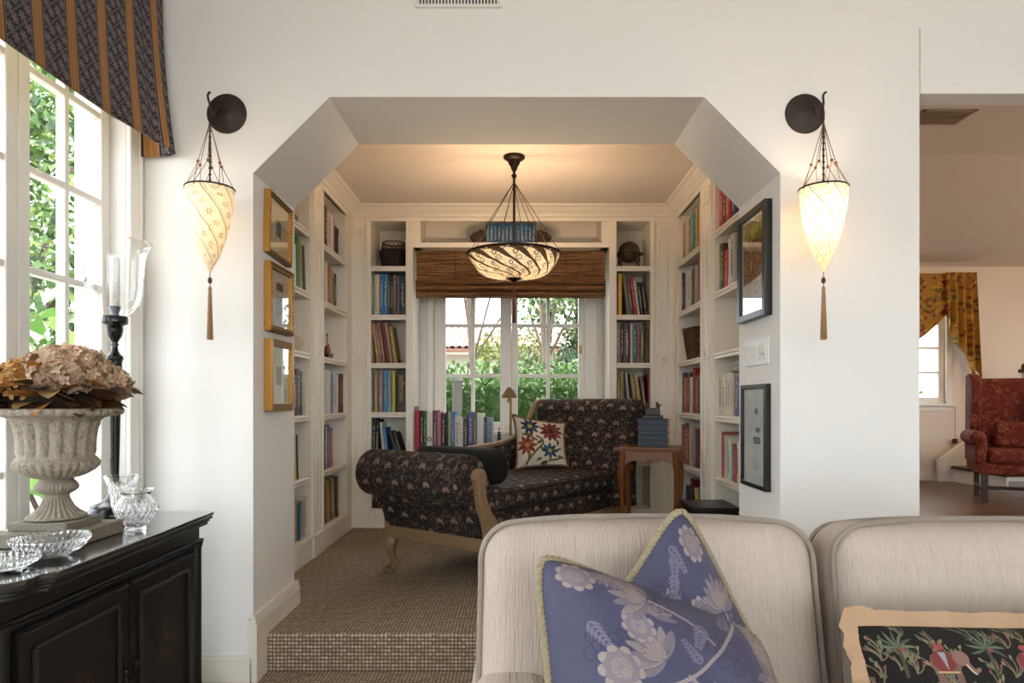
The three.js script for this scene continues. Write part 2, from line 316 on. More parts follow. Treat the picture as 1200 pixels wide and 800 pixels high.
const bookMat = (c) => bookMats[c] ??= std(c, 0.5, { bumpMap: clothBump, bumpScale: 0.0006 });
const pageMat = std('#d9cdb4', 0.9), titleLight = std('#d8cfae', 0.5), titleGold = std('#b08d3e', 0.4, { metalness: 0.3 }), titleDark = std('#3a322c', 0.6);
// letter-like marks running down a spine, unit box 1 wide x 1 high
const titles = [0, 1, 2, 3].map((k) => {
  const g = []; let y = 0.5;
  while (y > -0.5) { const l = rr(0.025, 0.06); if (rnd() > 0.16) { g.push(box(rr(0.55, 1), l * 0.28, 0.4, 0, y, 0), box(0.3, l * 0.8, 0.4, rr(-0.3, 0.3), y - l * 0.3, 0)); } y -= l + 0.015; }
  return merge(g);
});
function book(t, h, d, col, titleStyle) {                       // spine faces +z at z = 0, stands on y = 0, thickness along x
  const b = 0.0022, r = Math.min(0.004, t * 0.3), o = new THREE.Group();
  const s = new THREE.Shape(); s.moveTo(-t / 2, -d); s.lineTo(-t / 2, -r); s.quadraticCurveTo(0, r * 0.9, t / 2, -r); s.lineTo(t / 2, -d); s.lineTo(t / 2 - b, -d); s.lineTo(t / 2 - b, -r - b); s.lineTo(-t / 2 + b, -r - b); s.lineTo(-t / 2 + b, -d); s.closePath();
  part('cover', ext(s, h, 0, 4).rotateX(PI / 2).translate(0, h, 0), bookMat(col), o);
  part('pages', box(t - 2 * b, h - 0.006, d - r - b - 0.004, 0, h / 2, -(d + r + b) / 2 - 0.0005), pageMat, o);
  if (titleStyle >= 0) {
    const m = part('title', titles[titleStyle % 4], titleStyle >= 8 ? titleGold : titleStyle >= 4 ? titleDark : titleLight, o);
    m.scale.set(t * 0.5, h * 0.62, 0.002); m.position.set(0, h * 0.52, -0.0002); m.userData.kind = 'stuff';
  }
  return o;
}
const light = (c) => { const o = {}; new THREE.Color(c).getHSL(o, THREE.SRGBColorSpace); return o.l > 0.55; };
function place(o, x, y, z, turn, lean, t, label, group) {
  o.name = numbered('book'); scene.add(o); o.rotation.set(0, turn, lean, 'YXZ');
  o.position.set(x, y + t / 2 * Math.abs(Math.sin(lean)) + 0.0008, z); tag(o, label, 'book', group);
}
const SHELFNAME = ['bottom shelf', 'second shelf up', 'third shelf up', 'fourth shelf up', 'fifth shelf up', 'top shelf'];
// rows facing the room: [x0 px, x1 px, height m, colour, lean deg, title?]
function backRow(key, shelf, list, y = SH[shelf], zs = ZB - 0.035, where) {
  const n = list.length;
  list.forEach(([p0, p1, h, col, lean = 0, ti], i) => {
    const k = -zs / F, x0 = (p0 - CX) * k, x1 = (p1 - CX) * k, t = Math.max(0.008, (x1 - x0) * (lean ? 0.94 : 0.985));
    const o = book(t, h, rr(0.17, 0.22), col, ti ?? (light(col) ? 4 : 0) + (rnd() * 4 | 0) + (rnd() < 0.18 ? 4 : 0));
    const nth = key === 'globe' ? i : n - 1 - i;
    const l = where ? `${colourName(col)} book in the row on the window ledge, ${ORD[i]} from the basket bookcase`
      : `${t > 0.035 ? 'thick' : 'slim'} ${colourName(col)} book${lean ? ', leaning,' : ''} ${ORD[nth]} from the window on ${SHELFNAME[shelf]} of ${key} bookcase`;
    place(o, (x0 + x1) / 2 + (lean ? -Math.sin(lean * PI / 180) * 0 : 0), y, zs + rr(-0.008, 0.006), 0, lean * PI / 180, t, l, where ? 'books on the window ledge' : `books in the ${key} bookcase`);
  });
}
// rows on the side walls, listed from near to far by px of the spine: same fields
function sideRow(key, shelf, list) {
  const [d0, d1, xf, s] = sideBays[key], xs = xf - s * 0.014, sorted = list.map((b) => [...b]);
  const dd = (p) => Math.abs(xs) * F / Math.abs(p - CX);
  const items = sorted.map(([p0, p1, h, col, lean = 0, ti]) => { const a = dd(p0), b = dd(p1); return { a: Math.min(a, b), b: Math.max(a, b), h, col, lean, ti }; }).sort((p, q) => p.a - q.a);
  let lim = d1 - 0.006;
  for (let i = items.length - 1; i >= 0; i--) { const b = items[i], t = Math.min(0.075, b.b - b.a); b.b = Math.min(b.b, lim); b.a = b.b - t; lim = b.a - 0.001; }
  items.forEach((b, i) => {
    const t = Math.min(0.075, Math.max(0.009, (b.b - b.a) * 0.975)), mid = Math.min(d1 - t / 2 - 0.006, Math.max(d0 + t / 2 + 0.006, (b.a + b.b) / 2));
    const o = book(t, b.h, rr(0.17, 0.21), b.col, b.ti ?? (light(b.col) ? 4 : 0) + (rnd() * 4 | 0));
    const l = `${t > 0.04 ? 'thick' : 'slim'} ${colourName(b.col)} book${b.lean ? ', leaning,' : ''} ${ORD[items.length - 1 - i]} from window end on ${SHELFNAME[shelf]} of ${key} bookcase`;
    place(o, xs - s * rr(0, 0.012), SH[shelf], -mid, s * PI / 2, b.lean * PI / 180, t, l, `books in the ${key} bookcase`);
  });
}
backRow('basket', 4, [[435, 438.8, 0.31, '#3f8f86'], [439, 444.7, 0.31, '#cdb6a0', 0, -1], [444.9, 449, 0.31, '#2c6ea8'], [449.2, 454, 0.31, '#2f7fb0'], [454.4, 457.2, 0.305, '#3b3328'], [457.4, 460.8, 0.29, '#231e1b', 0, 1], [461, 463.8, 0.305, '#6d6660'], [464, 468, 0.30, '#5d555c'], [468.4, 474.6, 0.295, '#2b3c50']]);
backRow('basket', 3, [[441.5, 445, 0.30, '#b5763e', 8], [445, 448.5, 0.30, '#6b707e', 8], [448.7, 451.7, 0.31, '#a8683a', 8], [452, 456, 0.31, '#5a3326', 8], [456.2, 460.2, 0.31, '#a3786a', 8, -1], [461, 465.5, 0.28, '#8f7f3c', 8, 2]]);
backRow('basket', 2, [[434.4, 437.2, 0.315, '#2d7f95'], [437.7, 442.3, 0.315, '#b08d4e'], [443.4, 448.5, 0.315, '#8e7a88'], [449, 453.6, 0.315, '#4b8bb5'], [454, 458.3, 0.315, '#7b9bb0'], [459, 463, 0.315, '#b3ac45', 0, -1], [464, 475.2, 0.315, '#3a302c', 0, -1]]);
backRow('basket', 1, [[434.4, 436.6, 0.32, '#2c6c90'], [436.9, 440.2, 0.315, '#262626'], [440.4, 443.8, 0.31, '#1d1d20'], [448.2, 451.2, 0.29, '#cfd0cc', 5], [452, 455.5, 0.25, '#3c78b4', 6], [465.5, 469.5, 0.23, '#26262a', 18], [470, 473.6, 0.22, '#1c1c20', 18]]);
backRow('basket', 0, [[435, 439, 0.27, '#3a2a2a'], [439.2, 443, 0.28, '#2a2530'], [443.3, 446.6, 0.26, '#6a4038'], [446.9, 451, 0.29, '#1f2a34'], [451.3, 455, 0.27, '#2f2824']]);
backRow('globe', 4, [[722.6, 724.4, 0.31, '#8b2a22', 0, -1], [724.6, 728.8, 0.315, '#d6a828'], [735, 739, 0.315, '#6f6a68', 7, -1], [739.3, 743, 0.29, '#5a5248', 7], [743.5, 747, 0.29, '#a8263c', 7], [747.3, 750.1, 0.26, '#c8c4be', 7], [751.4, 755.2, 0.255, '#33302e', 8], [755.8, 759.6, 0.25, '#2a2826', 8]]);
backRow('globe', 3, [[722.6, 727, 0.31, '#8b8884'], [727.3, 731, 0.30, '#3c2a2e'], [731.4, 738.6, 0.305, '#4a3a40', 0, 1], [738.8, 741.4, 0.305, '#c9c6c0'], [741.8, 746, 0.29, '#2f7480'], [746.4, 750, 0.285, '#a0625a'], [750.4, 755, 0.275, '#5b5640'], [756.5, 761.4, 0.25, '#45402e']]);
backRow('globe', 2, [[722.6, 727, 0.31, '#7b6c4c'], [727.4, 731.6, 0.31, '#9a8550'], [737, 740, 0.30, '#a9a9b5', 6], [743, 748, 0.29, '#8c7c48', 6], [749, 753, 0.285, '#b39c68', 7, -1], [754.5, 758.4, 0.27, '#6b5c50', 7], [759.4, 762, 0.29, '#7b2020', 0, -1]]);
backRow('globe', 1, [[723, 729, 0.27, '#4a4038'], [729.4, 734, 0.28, '#6a5a48'], [734.3, 738, 0.25, '#333a44']]);
backRow('', 0, [[483, 486.6, 0.34, '#5b6478', 0, -1], [486.8, 491.2, 0.31, '#b01f3f', 0, -1], [492.2, 495.9, 0.305, '#3a2f28'], [496.2, 499.4, 0.30, '#2f5a3a'], [500, 507, 0.30, '#d8d4d0', 0, -1], [507.4, 511.9, 0.31, '#6d4a5c'], [512.1, 516.4, 0.30, '#b7728a'], [517, 521.4, 0.285, '#3a3630'], [521.8, 524.6, 0.295, '#2e2b29', 0, -1], [524.9, 528.9, 0.30, '#a8a890'], [529.2, 532.8, 0.30, '#3f7fb5'], [533, 538, 0.26, '#d6d0c6'], [538.3, 542.6, 0.255, '#dadada'], [543, 547.6, 0.25, '#4a3a38'], [548.4, 554, 0.30, '#5560a0'], [554.4, 558.6, 0.295, '#7b7a55'], [559, 567, 0.29, '#e0dedb', 0, -1], [567.2, 570.6, 0.26, '#2c3a50'], [570.8, 577.6, 0.255, '#8fa6b8']], 0.57, ZB - 0.06, true);
const zx = (o, s, list) => list.map(([a, b, ...r]) => [o + a / s, o + b / s, ...r]);
sideRow('woven', 5, zx(785, 6.667, [[65, 87, 0.265, '#d8c8bc', 0, -1], [89, 101, 0.27, '#2c2420'], [104, 128, 0.26, '#d9bda8', 0, -1], [130, 153, 0.265, '#8f7f58'], [155, 188, 0.275, '#4a9aa0'], [190, 209, 0.28, '#b09a70'], [211, 233, 0.28, '#c8aa80', 0, -1], [235, 248, 0.285, '#7a4030']]));
sideRow('woven', 4, zx(785, 6.667, [[50, 58, 0.29, '#c07840'], [59, 79, 0.27, '#3c3a5a'], [80, 97, 0.28, '#c8c8d0', 0, -1], [99, 126, 0.27, '#d6d6d8'], [129, 178, 0.265, '#7a6030', 0, 0], [184, 209, 0.265, '#9fb0b0', 0, -1], [215, 238, 0.28, '#b05060', 0, -1]]));
sideRow('woven', 2, zx(785, 6.667, [[52, 75, 0.29, '#3c4258'], [80, 104, 0.255, '#c05a50'], [105, 127, 0.285, '#3a3c3c'], [128, 149, 0.25, '#dad6d0'], [150, 190, 0.31, '#a02030', 0, 8], [193, 214, 0.255, '#6b5a4a'], [216, 234, 0.26, '#3e4a40', 0, -1], [236, 252, 0.26, '#7a4a38']]));
sideRow('woven', 1, zx(785, 6.667, [[55, 74, 0.28, '#b0604a'], [78, 107, 0.29, '#4a6a72'], [109, 139, 0.26, '#c06055'], [141, 163, 0.30, '#d0c8b8', 0, -1], [165, 183, 0.27, '#b8b0a0'], [185, 203, 0.26, '#4a4a90'], [205, 214, 0.26, '#7a3038'], [216, 238, 0.25, '#c8b090'], [240, 252, 0.23, '#3a3434']]));
sideRow('woven', 0, zx(785, 7.62, [[125, 163, 0.21, '#2c4058', 0, -1], [166, 199, 0.27, '#6a1f22', 0, -1], [201, 213, 0.22, '#b8b0a0'], [215, 240, 0.21, '#d8c040'], [246, 268, 0.23, '#3c7a70'], [271, 290, 0.19, '#38587a']]));
sideRow('print', 5, zx(785, 6.667, [[360, 393, 0.27, '#b02a38', 0, 1], [396, 428, 0.28, '#3a2f28', 0, 2], [431, 463, 0.27, '#b83a40'], [467, 505, 0.26, '#2f3f80']]));
sideRow('print', 4, zx(785, 6.667, [[362, 384, 0.285, '#8a7838'], [386, 413, 0.27, '#40342c'], [416, 443, 0.22, '#c83a30', 0, 0], [446, 463, 0.27, '#d8d8d4'], [466, 498, 0.285, '#b8b4a8'], [501, 520, 0.27, '#c0b0b0']]));
sideRow('print', 2, zx(785, 6.667, [[360, 384, 0.24, '#cfc8b8'], [386, 409, 0.245, '#d2ccbe'], [411, 431, 0.24, '#c9c2b0'], [433, 459, 0.245, '#cdc6b4', 0, 5], [461, 484, 0.24, '#c6bca6', 0, 6], [487, 520, 0.22, '#5a4070']]));
sideRow('print', 1, zx(785, 7.62, [[450, 463, 0.27, '#b06050', 0, -1], [466, 490, 0.25, '#d0cabc', 0, 5], [493, 510, 0.24, '#d8d4c8', 0, 6], [513, 528, 0.24, '#d6d2c6'], [531, 556, 0.21, '#3a7f90', 0, 0], [559, 580, 0.21, '#c83a30'], [582, 600, 0.23, '#d0ccbe']]));
sideRow('print', 0, zx(785, 7.62, [[535, 585, 0.19, '#3c5870', 0, 1]]));
sideRow('boat', 5, zx(340, 7.27, [[291, 304, 0.30, '#d8d4cc', 0, -1], [306, 331, 0.28, '#4a342e'], [333, 354, 0.26, '#d0c4b8'], [356, 377, 0.25, '#dccfc6', 0, -1], [379, 387, 0.24, '#c890a0']]));
sideRow('boat', 4, zx(340, 7.27, [[275, 304, 0.28, '#2f6a50'], [306, 329, 0.27, '#d8d0c4', 0, -1], [331, 357, 0.255, '#a86a48'], [359, 377, 0.24, '#b89068'], [381, 404, 0.235, '#2c3c50']]));
sideRow('boat', 2, zx(340, 7.27, [[275, 289, 0.26, '#4a8a7a'], [291, 328, 0.29, '#d0ccc4', 0, -1], [330, 353, 0.285, '#dad8d2', 0, -1], [355, 374, 0.265, '#8090c0'], [376, 398, 0.29, '#d6d2cc'], [400, 414, 0.27, '#dcd8d0', 0, -1], [415, 429, 0.275, '#6aa090'], [431, 444, 0.275, '#7a3a38'], [446, 458, 0.28, '#303030']]));
sideRow('boat', 1, zx(340, 7.27, [[276, 299, 0.29, '#6a5a60'], [301, 313, 0.28, '#3a2f2a'], [316, 329, 0.28, '#d8d8d8', 0, -1], [331, 351, 0.29, '#5a6a98'], [353, 371, 0.27, '#b06070']]));
sideRow('boat', 0, zx(340, 6.154, [[240, 258, 0.24, '#7fb0b0', 6], [262, 278, 0.25, '#7a3028', 6], [280, 300, 0.27, '#b08a50', 6], [302, 318, 0.275, '#4a5a40', 6], [320, 337, 0.28, '#b09a60', 5], [339, 352, 0.28, '#3a4a38', 4]]));
sideRow('gilt', 4, zx(340, 7.27, [[30, 58, 0.24, '#c8d8d8', 0, -1], [60, 108, 0.30, '#5f8a4a', 0, -1], [112, 128, 0.28, '#b0a8a0', 3], [138, 160, 0.27, '#4a3a34', 7, -1]]));
sideRow('gilt', 2, zx(340, 7.27, [[40, 73, 0.235, '#3c3a5a'], [75, 104, 0.27, '#6a4a30'], [106, 122, 0.26, '#2f4a4a', 2], [132, 148, 0.25, '#cfcac0', 5, -1]]));
sideRow('gilt', 1, zx(340, 7.27, [[15, 36, 0.27, '#d4d8d8', 3, -1], [42, 62, 0.27, '#c8c850', 4], [68, 84, 0.255, '#303040', 5, -1]]));
sideRow('gilt', 0, zx(340, 6.154, [[18, 32, 0.24, '#d0c040'], [35, 66, 0.235, '#c89a70', 0, -1], [70, 84, 0.22, '#2f6a8a', 0, -1]]));
// marks on single spines: gold lettering down the wide dark book, an O on the white one
{
  const font = await new FontLoader().loadAsync('fonts/droid/droid_serif_regular.typeface.json'), bold = await new FontLoader().loadAsync('fonts/droid/droid_sans_bold.typeface.json');
  const find = (s) => scene.children.find((o) => o.userData.label?.includes(s));
  const put = (o, s, f, size, m, rot, y) => { const g = new TextGeometry(s, { font: f, size, depth: 0.0015, curveSegments: 3 }); g.center(); if (rot) g.rotateZ(-PI / 2); part('title', g.translate(0, y, 0.001), m, o); };
  const jb = scene.children.find((o) => /thick dark .*first from the window on third shelf up of basket/.test(o.userData.label ?? ''));
  if (jb) put(jb, 'Jefferson', font, 0.034, std('#b0a24a', 0.5), true, 0.18);
  const ob = find('white book in the row on the window ledge, fifth'); if (ob) put(ob, 'O', bold, 0.034, titleDark, false, 0.09);
}
// books lying flat on the cream row
for (const [i, c] of [[0, '#6f7d6a'], [1, '#8d968c']].entries()) {
  const o = book(0.03, 0.26, 0.17, c[1], -1); o.name = numbered('book'); scene.add(o); o.rotation.set(0, 0, PI / 2); o.rotation.order = 'YXZ'; o.rotation.y = -PI / 2;
  const d = i ? 3.74 : 3.76; o.position.set(XR + 0.035, SH[2] + 0.2465 + 0.016 + i * 0.031, -d + 0.13);
  tag(o, `${i ? 'pale grey-green' : 'darker grey-green'} book lying flat on the cream books of print bookcase`, 'book', 'books in the print bookcase');
}
// a dark box at the end of the boat bookcase, a brown box file on top of the gilt one, a wire magazine rack
solo('storage_box', [rbox(0.17, 0.21, 0.17, 0.006, XL - 0.12, SH[5] + 0.106, -4.80), rbox(0.175, 0.05, 0.175, 0.005, XL - 0.12, SH[5] + 0.19, -4.80)], std('#20242e', 0.6), 'dark navy lidded box on top shelf of the boat bookcase', 'box');
solo('box_file', [rbox(0.16, 0.07, 0.26, 0.01, XL - 0.12, SH[5] + 0.036, -3.88), rbox(0.03, 0.012, 0.1, 0.004, XL - 0.05, SH[5] + 0.077, -3.88)], std('#6f6152', 0.7), 'flat brown box on top shelf of the gilt-picture bookcase', 'box');
{
  const t = thing('magazine_rack', 'white wire rack of magazines on the bottom shelf, gilt-picture bookcase', 'rack', [XL - 0.02, SH[0], -4.055], PI / 2), m = std('#d8d4cc', 0.4);
  const x0 = -0.06, x1 = 0.035;
  part('wire_frame', [0, 0.06, 0.12, 0.18, 0.235].map((y) => rod([x0, y + 0.004, 0.01], [x1, y + 0.004, 0.01], 0.0025)).concat([x0, -0.012, x1].map((x) => rod([x, 0, 0.01], [x, 0.24, 0.01], 0.0025)), [x0, x1].flatMap((x) => [rod([x, 0.24, 0.01], [x, 0.24, -0.2], 0.0025), rod([x, 0.004, 0.01], [x, 0.004, -0.2], 0.0025)])), m, t);
  ['#c9bfb4', '#a06a60', '#b8b4ae'].forEach((c, i) => part('magazine', box(0.014, 0.21, 0.19, -0.038 + i * 0.025, 0.1125, -0.1), std(c, 0.5), t));
}
// toy boat with a sailor figure
{
  const t = thing('toy_boat', 'small dark boat figurine with orange figure and mast on a shelf', 'figurine', [XL - 0.05, SH[3], -4.66], 0);
  const hull = ext(shapeOf([[-0.055, 0.03], [-0.045, 0], [0.05, 0], [0.075, 0.035], [0.06, 0.03]]), 0.03, 0.004).translate(0, 0.004, -0.015).rotateY(PI / 2);
  part('hull', hull, std('#2b1a14', 0.4), t); part('mast', [rod([0, 0.03, 0.01], [0, 0.165, 0.01], 0.0025), ball(0.007, 0, 0.165, 0.01, 10)], std('#4a3524', 0.5), t);
  part('figure', [lathe([[0.013, 0], [0.016, 0.02], [0.011, 0.045], [0.006, 0.05]], 14).translate(0, 0.034, -0.02), ball(0.011, 0, 0.092, -0.02, 12)], std('#c0582a', 0.5), t);
  part('dog', [lathe([[0.01, 0], [0.012, 0.02], [0.004, 0.04]], 12).translate(0, 0.034, 0.045), ball(0.008, 0, 0.078, 0.045, 10)], std('#2f3a34', 0.5), t);
}
// cream shell dish on the gilt bookcase
solo('shell_ornament', lathe(smoothProfile([[0.0, 0], [0.03, 0.0], [0.05, 0.03], [0.052, 0.06], [0.035, 0.085], [0.02, 0.09], [0.018, 0.08]], 24), 24).scale(1, 1, 0.7).translate(XL - 0.065, SH[3], -4.0), std('#cdbfa6', 0.5), 'small cream shell ornament on a shelf of the gilt-picture bookcase', 'ornament');
// woven box
{
  const t = thing('woven_box', 'brown woven square box flaring to its rim, on a bookcase shelf', 'box', [XR + 0.115, SH[3], -4.87], 0.25);
  const weave = std('#ffffff', 0.8, { map: tex(canvas(128, 128, (g, w, h) => { g.fillStyle = '#4a3224'; g.fillRect(0, 0, w, h); for (let j = 0; j < 16; j++) for (let i = 0; i < 16; i++) { g.fillStyle = ['#8a6a4a', '#6a4a34', '#a08260', '#3a261c'][rnd() * 4 | 0]; g.fillRect(i * 8 + (j % 2) * 4, j * 8, 6, 5); } }), [3, 2]), bumpMap: tex(fineNoise, [6, 6], false), bumpScale: 0.004 });
  const b = new THREE.CylinderGeometry(0.125, 0.088, 0.23, 4, 1, true).rotateY(PI / 4).translate(0, 0.115, 0), inn = new THREE.CylinderGeometry(0.12, 0.085, 0.225, 4, 1, true).rotateY(PI / 4).translate(0, 0.118, 0).scale(-1, 1, 1);
  part('body', [b, inn, new THREE.CylinderGeometry(0.09, 0.09, 0.008, 4).rotateY(PI / 4).translate(0, 0.004, 0)], weave, t);
  part('rim', [0, 1, 2, 3].map((k) => rod([0.088, 0.23, -0.088], [0.088, 0.23, 0.088], 0.006).rotateY(k * PI / 2)), darkWood, t);
}
// wicker basket
{
  const t = thing('wicker_basket', 'dark wicker basket with low gallery rim on top shelf beside window', 'basket', [BC.basket.c + 0.012, SH[5], ZB - 0.15]);
  const wk = std('#2a1f19', 0.7, { bumpMap: tex(fineNoise, [5, 5], false), bumpScale: 0.006 });
  const prof = smoothProfile([[0.085, 0], [0.092, 0.03], [0.10, 0.08], [0.108, 0.13], [0.102, 0.145], [0.095, 0.13], [0.085, 0.03], [0.01, 0.02]], 28), g = lathe(prof, 96), p = g.attributes.position;
  for (let i = 0; i < p.count; i++) { const a = Math.atan2(p.getZ(i), p.getX(i)), y = p.getY(i), k = 1 + 0.03 * Math.sin(a * 24) * Math.sin(y * 260); p.setX(i, p.getX(i) * k); p.setZ(i, p.getZ(i) * k); } g.computeVertexNormals();
  part('body', g, wk, t);
  part('gallery', [new THREE.TorusGeometry(0.085, 0.005, 6, 32).rotateX(PI / 2).translate(0, 0.205, 0), ...Array.from({ length: 16 }, (_, i) => { const a = i * PI / 8, b = a + PI / 8; return [rod([0.095 * Math.cos(a), 0.14, 0.095 * Math.sin(a)], [0.085 * Math.cos(b), 0.205, 0.085 * Math.sin(b)], 0.003), rod([0.095 * Math.cos(b), 0.14, 0.095 * Math.sin(b)], [0.085 * Math.cos(a), 0.205, 0.085 * Math.sin(a)], 0.003)]; }).flat()], std('#5a4a3a', 0.6), t);
}
// globe
{
  const t = thing('table_globe', 'dark wooden table globe in a turned-leg stand on top shelf', 'globe', [BC.globe.c - 0.01, SH[5], ZB - 0.14]);
  const wd = std('#2f241b', 0.4);
  part('sphere', ball(0.082, 0, 0.135, 0, 32), std('#ffffff', 0.35, { map: tex(canvas(256, 128, (g, w, h) => { g.fillStyle = '#3c3122'; g.fillRect(0, 0, w, h); for (let i = 0; i < 22; i++) { g.fillStyle = ['#4e402a', '#302617', '#574a32'][i % 3]; g.beginPath(); for (let k = 0; k < 9; k++) g.lineTo(rnd() * 60 + (i * 43) % w - 30, rnd() * 40 + (i * 29) % h - 10); g.fill(); } })) }), t);
  part('horizon_ring', [new THREE.TorusGeometry(0.1, 0.009, 8, 40).scale(1, 1, 0.5).rotateX(PI / 2).translate(0, 0.115, 0), new THREE.RingGeometry(0.086, 0.112, 40).rotateX(-PI / 2).translate(0, 0.118, 0)], wd, t);
  for (let i = 0; i < 4; i++) { const a = PI / 4 + i * PI / 2; part('leg', lathe(smoothProfile([[0.006, 0], [0.008, 0.02], [0.004, 0.04], [0.009, 0.065], [0.004, 0.085], [0.007, 0.112]], 20), 10).translate(0.095 * Math.cos(a), 0, 0.075 * Math.sin(a)), wd, t); }
  part('stretcher', [rod([-0.067, 0.012, -0.053], [0.067, 0.012, 0.053], 0.006), rod([0.067, 0.012, -0.053], [-0.067, 0.012, 0.053], 0.006)], wd, t);
}
// blue set over the window and its bookends
{
  const k = (5.13 + 0.08) / F, y = 2.142;
  for (let i = 0; i < 13; i++) {
    const x0 = (569.5 - CX) * k + i * 0.0292, o = book(0.0285, 0.165, 0.12, ['#2b5f8a', '#2f6892', '#285680'][i % 3], i % 4);
    place(o, x0 + 0.0146, y, ZB - 0.08, 0, 0, 0, `blue volume above the window, ${ORD[i]} of its matching set from the basket-side bookend`, 'matching blue volumes above the window');
  }
  for (const s of [-1, 1]) {
    const t = thing('bookend', 'carved dark wood animal-head bookend ' + (s < 0 ? 'on the basket side of' : 'on the globe side of') + ' the blue volumes', 'bookend', [((s < 0 ? 560 : 637) - CX) * k, y, ZB - 0.08], 0, 'carved bookends');
    const sh = shapeOf([[-0.05, 0.012], [0.045, 0.012], [0.05, 0.06], [0.045, 0.095], [0.02, 0.105], [0.012, 0.092], [-0.02, 0.085], [-0.05, 0.06], [-0.048, 0.045], [-0.02, 0.04]]);
    const g = ext(sh, 0.05, 0.008).translate(0, 0, -0.025); if (s > 0) g.rotateY(PI);
    part('head', g, std('#4c3828', 0.55, { bumpMap: tex(fineNoise, [12, 12], false), bumpScale: 0.006 }), t);
    part('mane', [0, 1, 2, 3].map((i) => rbox(0.012, 0.02, 0.07, 0.004, -s * (0.045 - i * 0.006), 0.035 + i * 0.019, 0)), std('#2a1c14', 0.6), t);
    part('base', rbox(0.11, 0.012, 0.075, 0.003, 0, 0.006, 0), std('#2a1c14', 0.5), t);
  }
}
// pagoda ornament and brass reading lamp by the window
{
  const t = thing('pagoda_ornament', 'small black pagoda ornament standing on the window ledge', 'ornament', [(585 - CX) * 5.23 / F, 0.57, -5.23]), m = std('#1f1a17', 0.5);
  part('stand', rbox(0.07, 0.035, 0.06, 0.004, 0, 0.018, 0), m, t);
  for (let i = 0; i < 5; i++) part('tier', [new THREE.CylinderGeometry(0.012, 0.032 - i * 0.004, 0.01, 6).translate(0, 0.056 + i * 0.021, 0), new THREE.CylinderGeometry(0.018 - i * 0.002, 0.018 - i * 0.002, 0.014, 6).translate(0, 0.043 + i * 0.021, 0)], m, t);
  part('finial', [rod([0, 0.14, 0], [0, 0.185, 0], 0.003), ball(0.006, 0, 0.165, 0, 8)], m, t);
}
{
  const t = thing('reading_lamp', 'slender brass floor lamp with small domed shade by the window', 'lamp', [(598.5 - CX) * 5.02 / F, 0, -5.02]);
  part('base', lathe([[0.0, 0], [0.11, 0], [0.11, 0.012], [0.05, 0.024], [0.012, 0.03], [0, 0.03]], 32), brass, t);
  part('pole', rod([0, 0.02, 0], [0, 0.97, 0], 0.008, 12), brass, t);
  part('shade', lathe(smoothProfile([[0.058, 0.975], [0.056, 0.99], [0.04, 1.025], [0.018, 1.05], [0.004, 1.055]], 20), 28).translate(-0.012, 0, 0.01), std('#7d7350', 0.45, { metalness: 0.5, side: THREE.DoubleSide }), t);
  part('yoke', [rod([0, 0.965, 0], [-0.012, 1.04, 0.01], 0.006), rod([-0.018, 0.94, 0.01], [-0.012, 0.99, 0.01], 0.009)], brass, t);
}
// woven blind
{
  const t = thing('woven_blind', 'brown woven-wood roman blind gathered above the alcove window', 'blind', [(598.5 - CX) * 5.24 / F, 0, -5.24]);
  const c = streaks(512, 512, '#7a4e2c', ['#9a6a40', '#3e2412', '#c0925e', '#2e1a0e', '#8a5c36', '#d4aa78'], 2400, 130, false, 4);
  const m = std('#ffffff', 0.8, { map: tex(c, [1.1, 2.4]), bumpMap: tex(streaks(256, 256, '#777', ['#fff', '#000', '#bbb', '#333'], 900, 90, false, 2), [2, 4], false), bumpScale: 0.006, side: THREE.DoubleSide });
  const w = 1.435, fold = (y0, y1, z, bulge) => { const n = 14, pts = []; for (let i = 0; i <= n; i++) { const k = i / n; pts.push([z + bulge * Math.sin(PI * k), y1 + (y0 - y1) * k]); } for (let i = n; i >= 0; i--) { const k = i / n; pts.push([z + bulge * Math.sin(PI * k) - 0.006, y1 + (y0 - y1) * k]); } return boxUV(ext(shapeOf(pts), w).rotateY(-PI / 2).translate(w / 2, 0, 0)); };
  part('valance', fold(1.86, 2.10, 0.03, 0.012), m, t);
  part('fold', fold(1.815, 1.885, 0.045, 0.05), m, t); part('fold', fold(1.775, 1.835, 0.05, 0.05), m, t); part('fold', fold(1.735, 1.79, 0.04, 0.045), m, t);
  part('cord', [-0.42, 0.42].map((x) => rod([x, 1.86, 0.052], [x, 2.09, 0.046], 0.002)), std('#3a2416', 0.8), t);
}
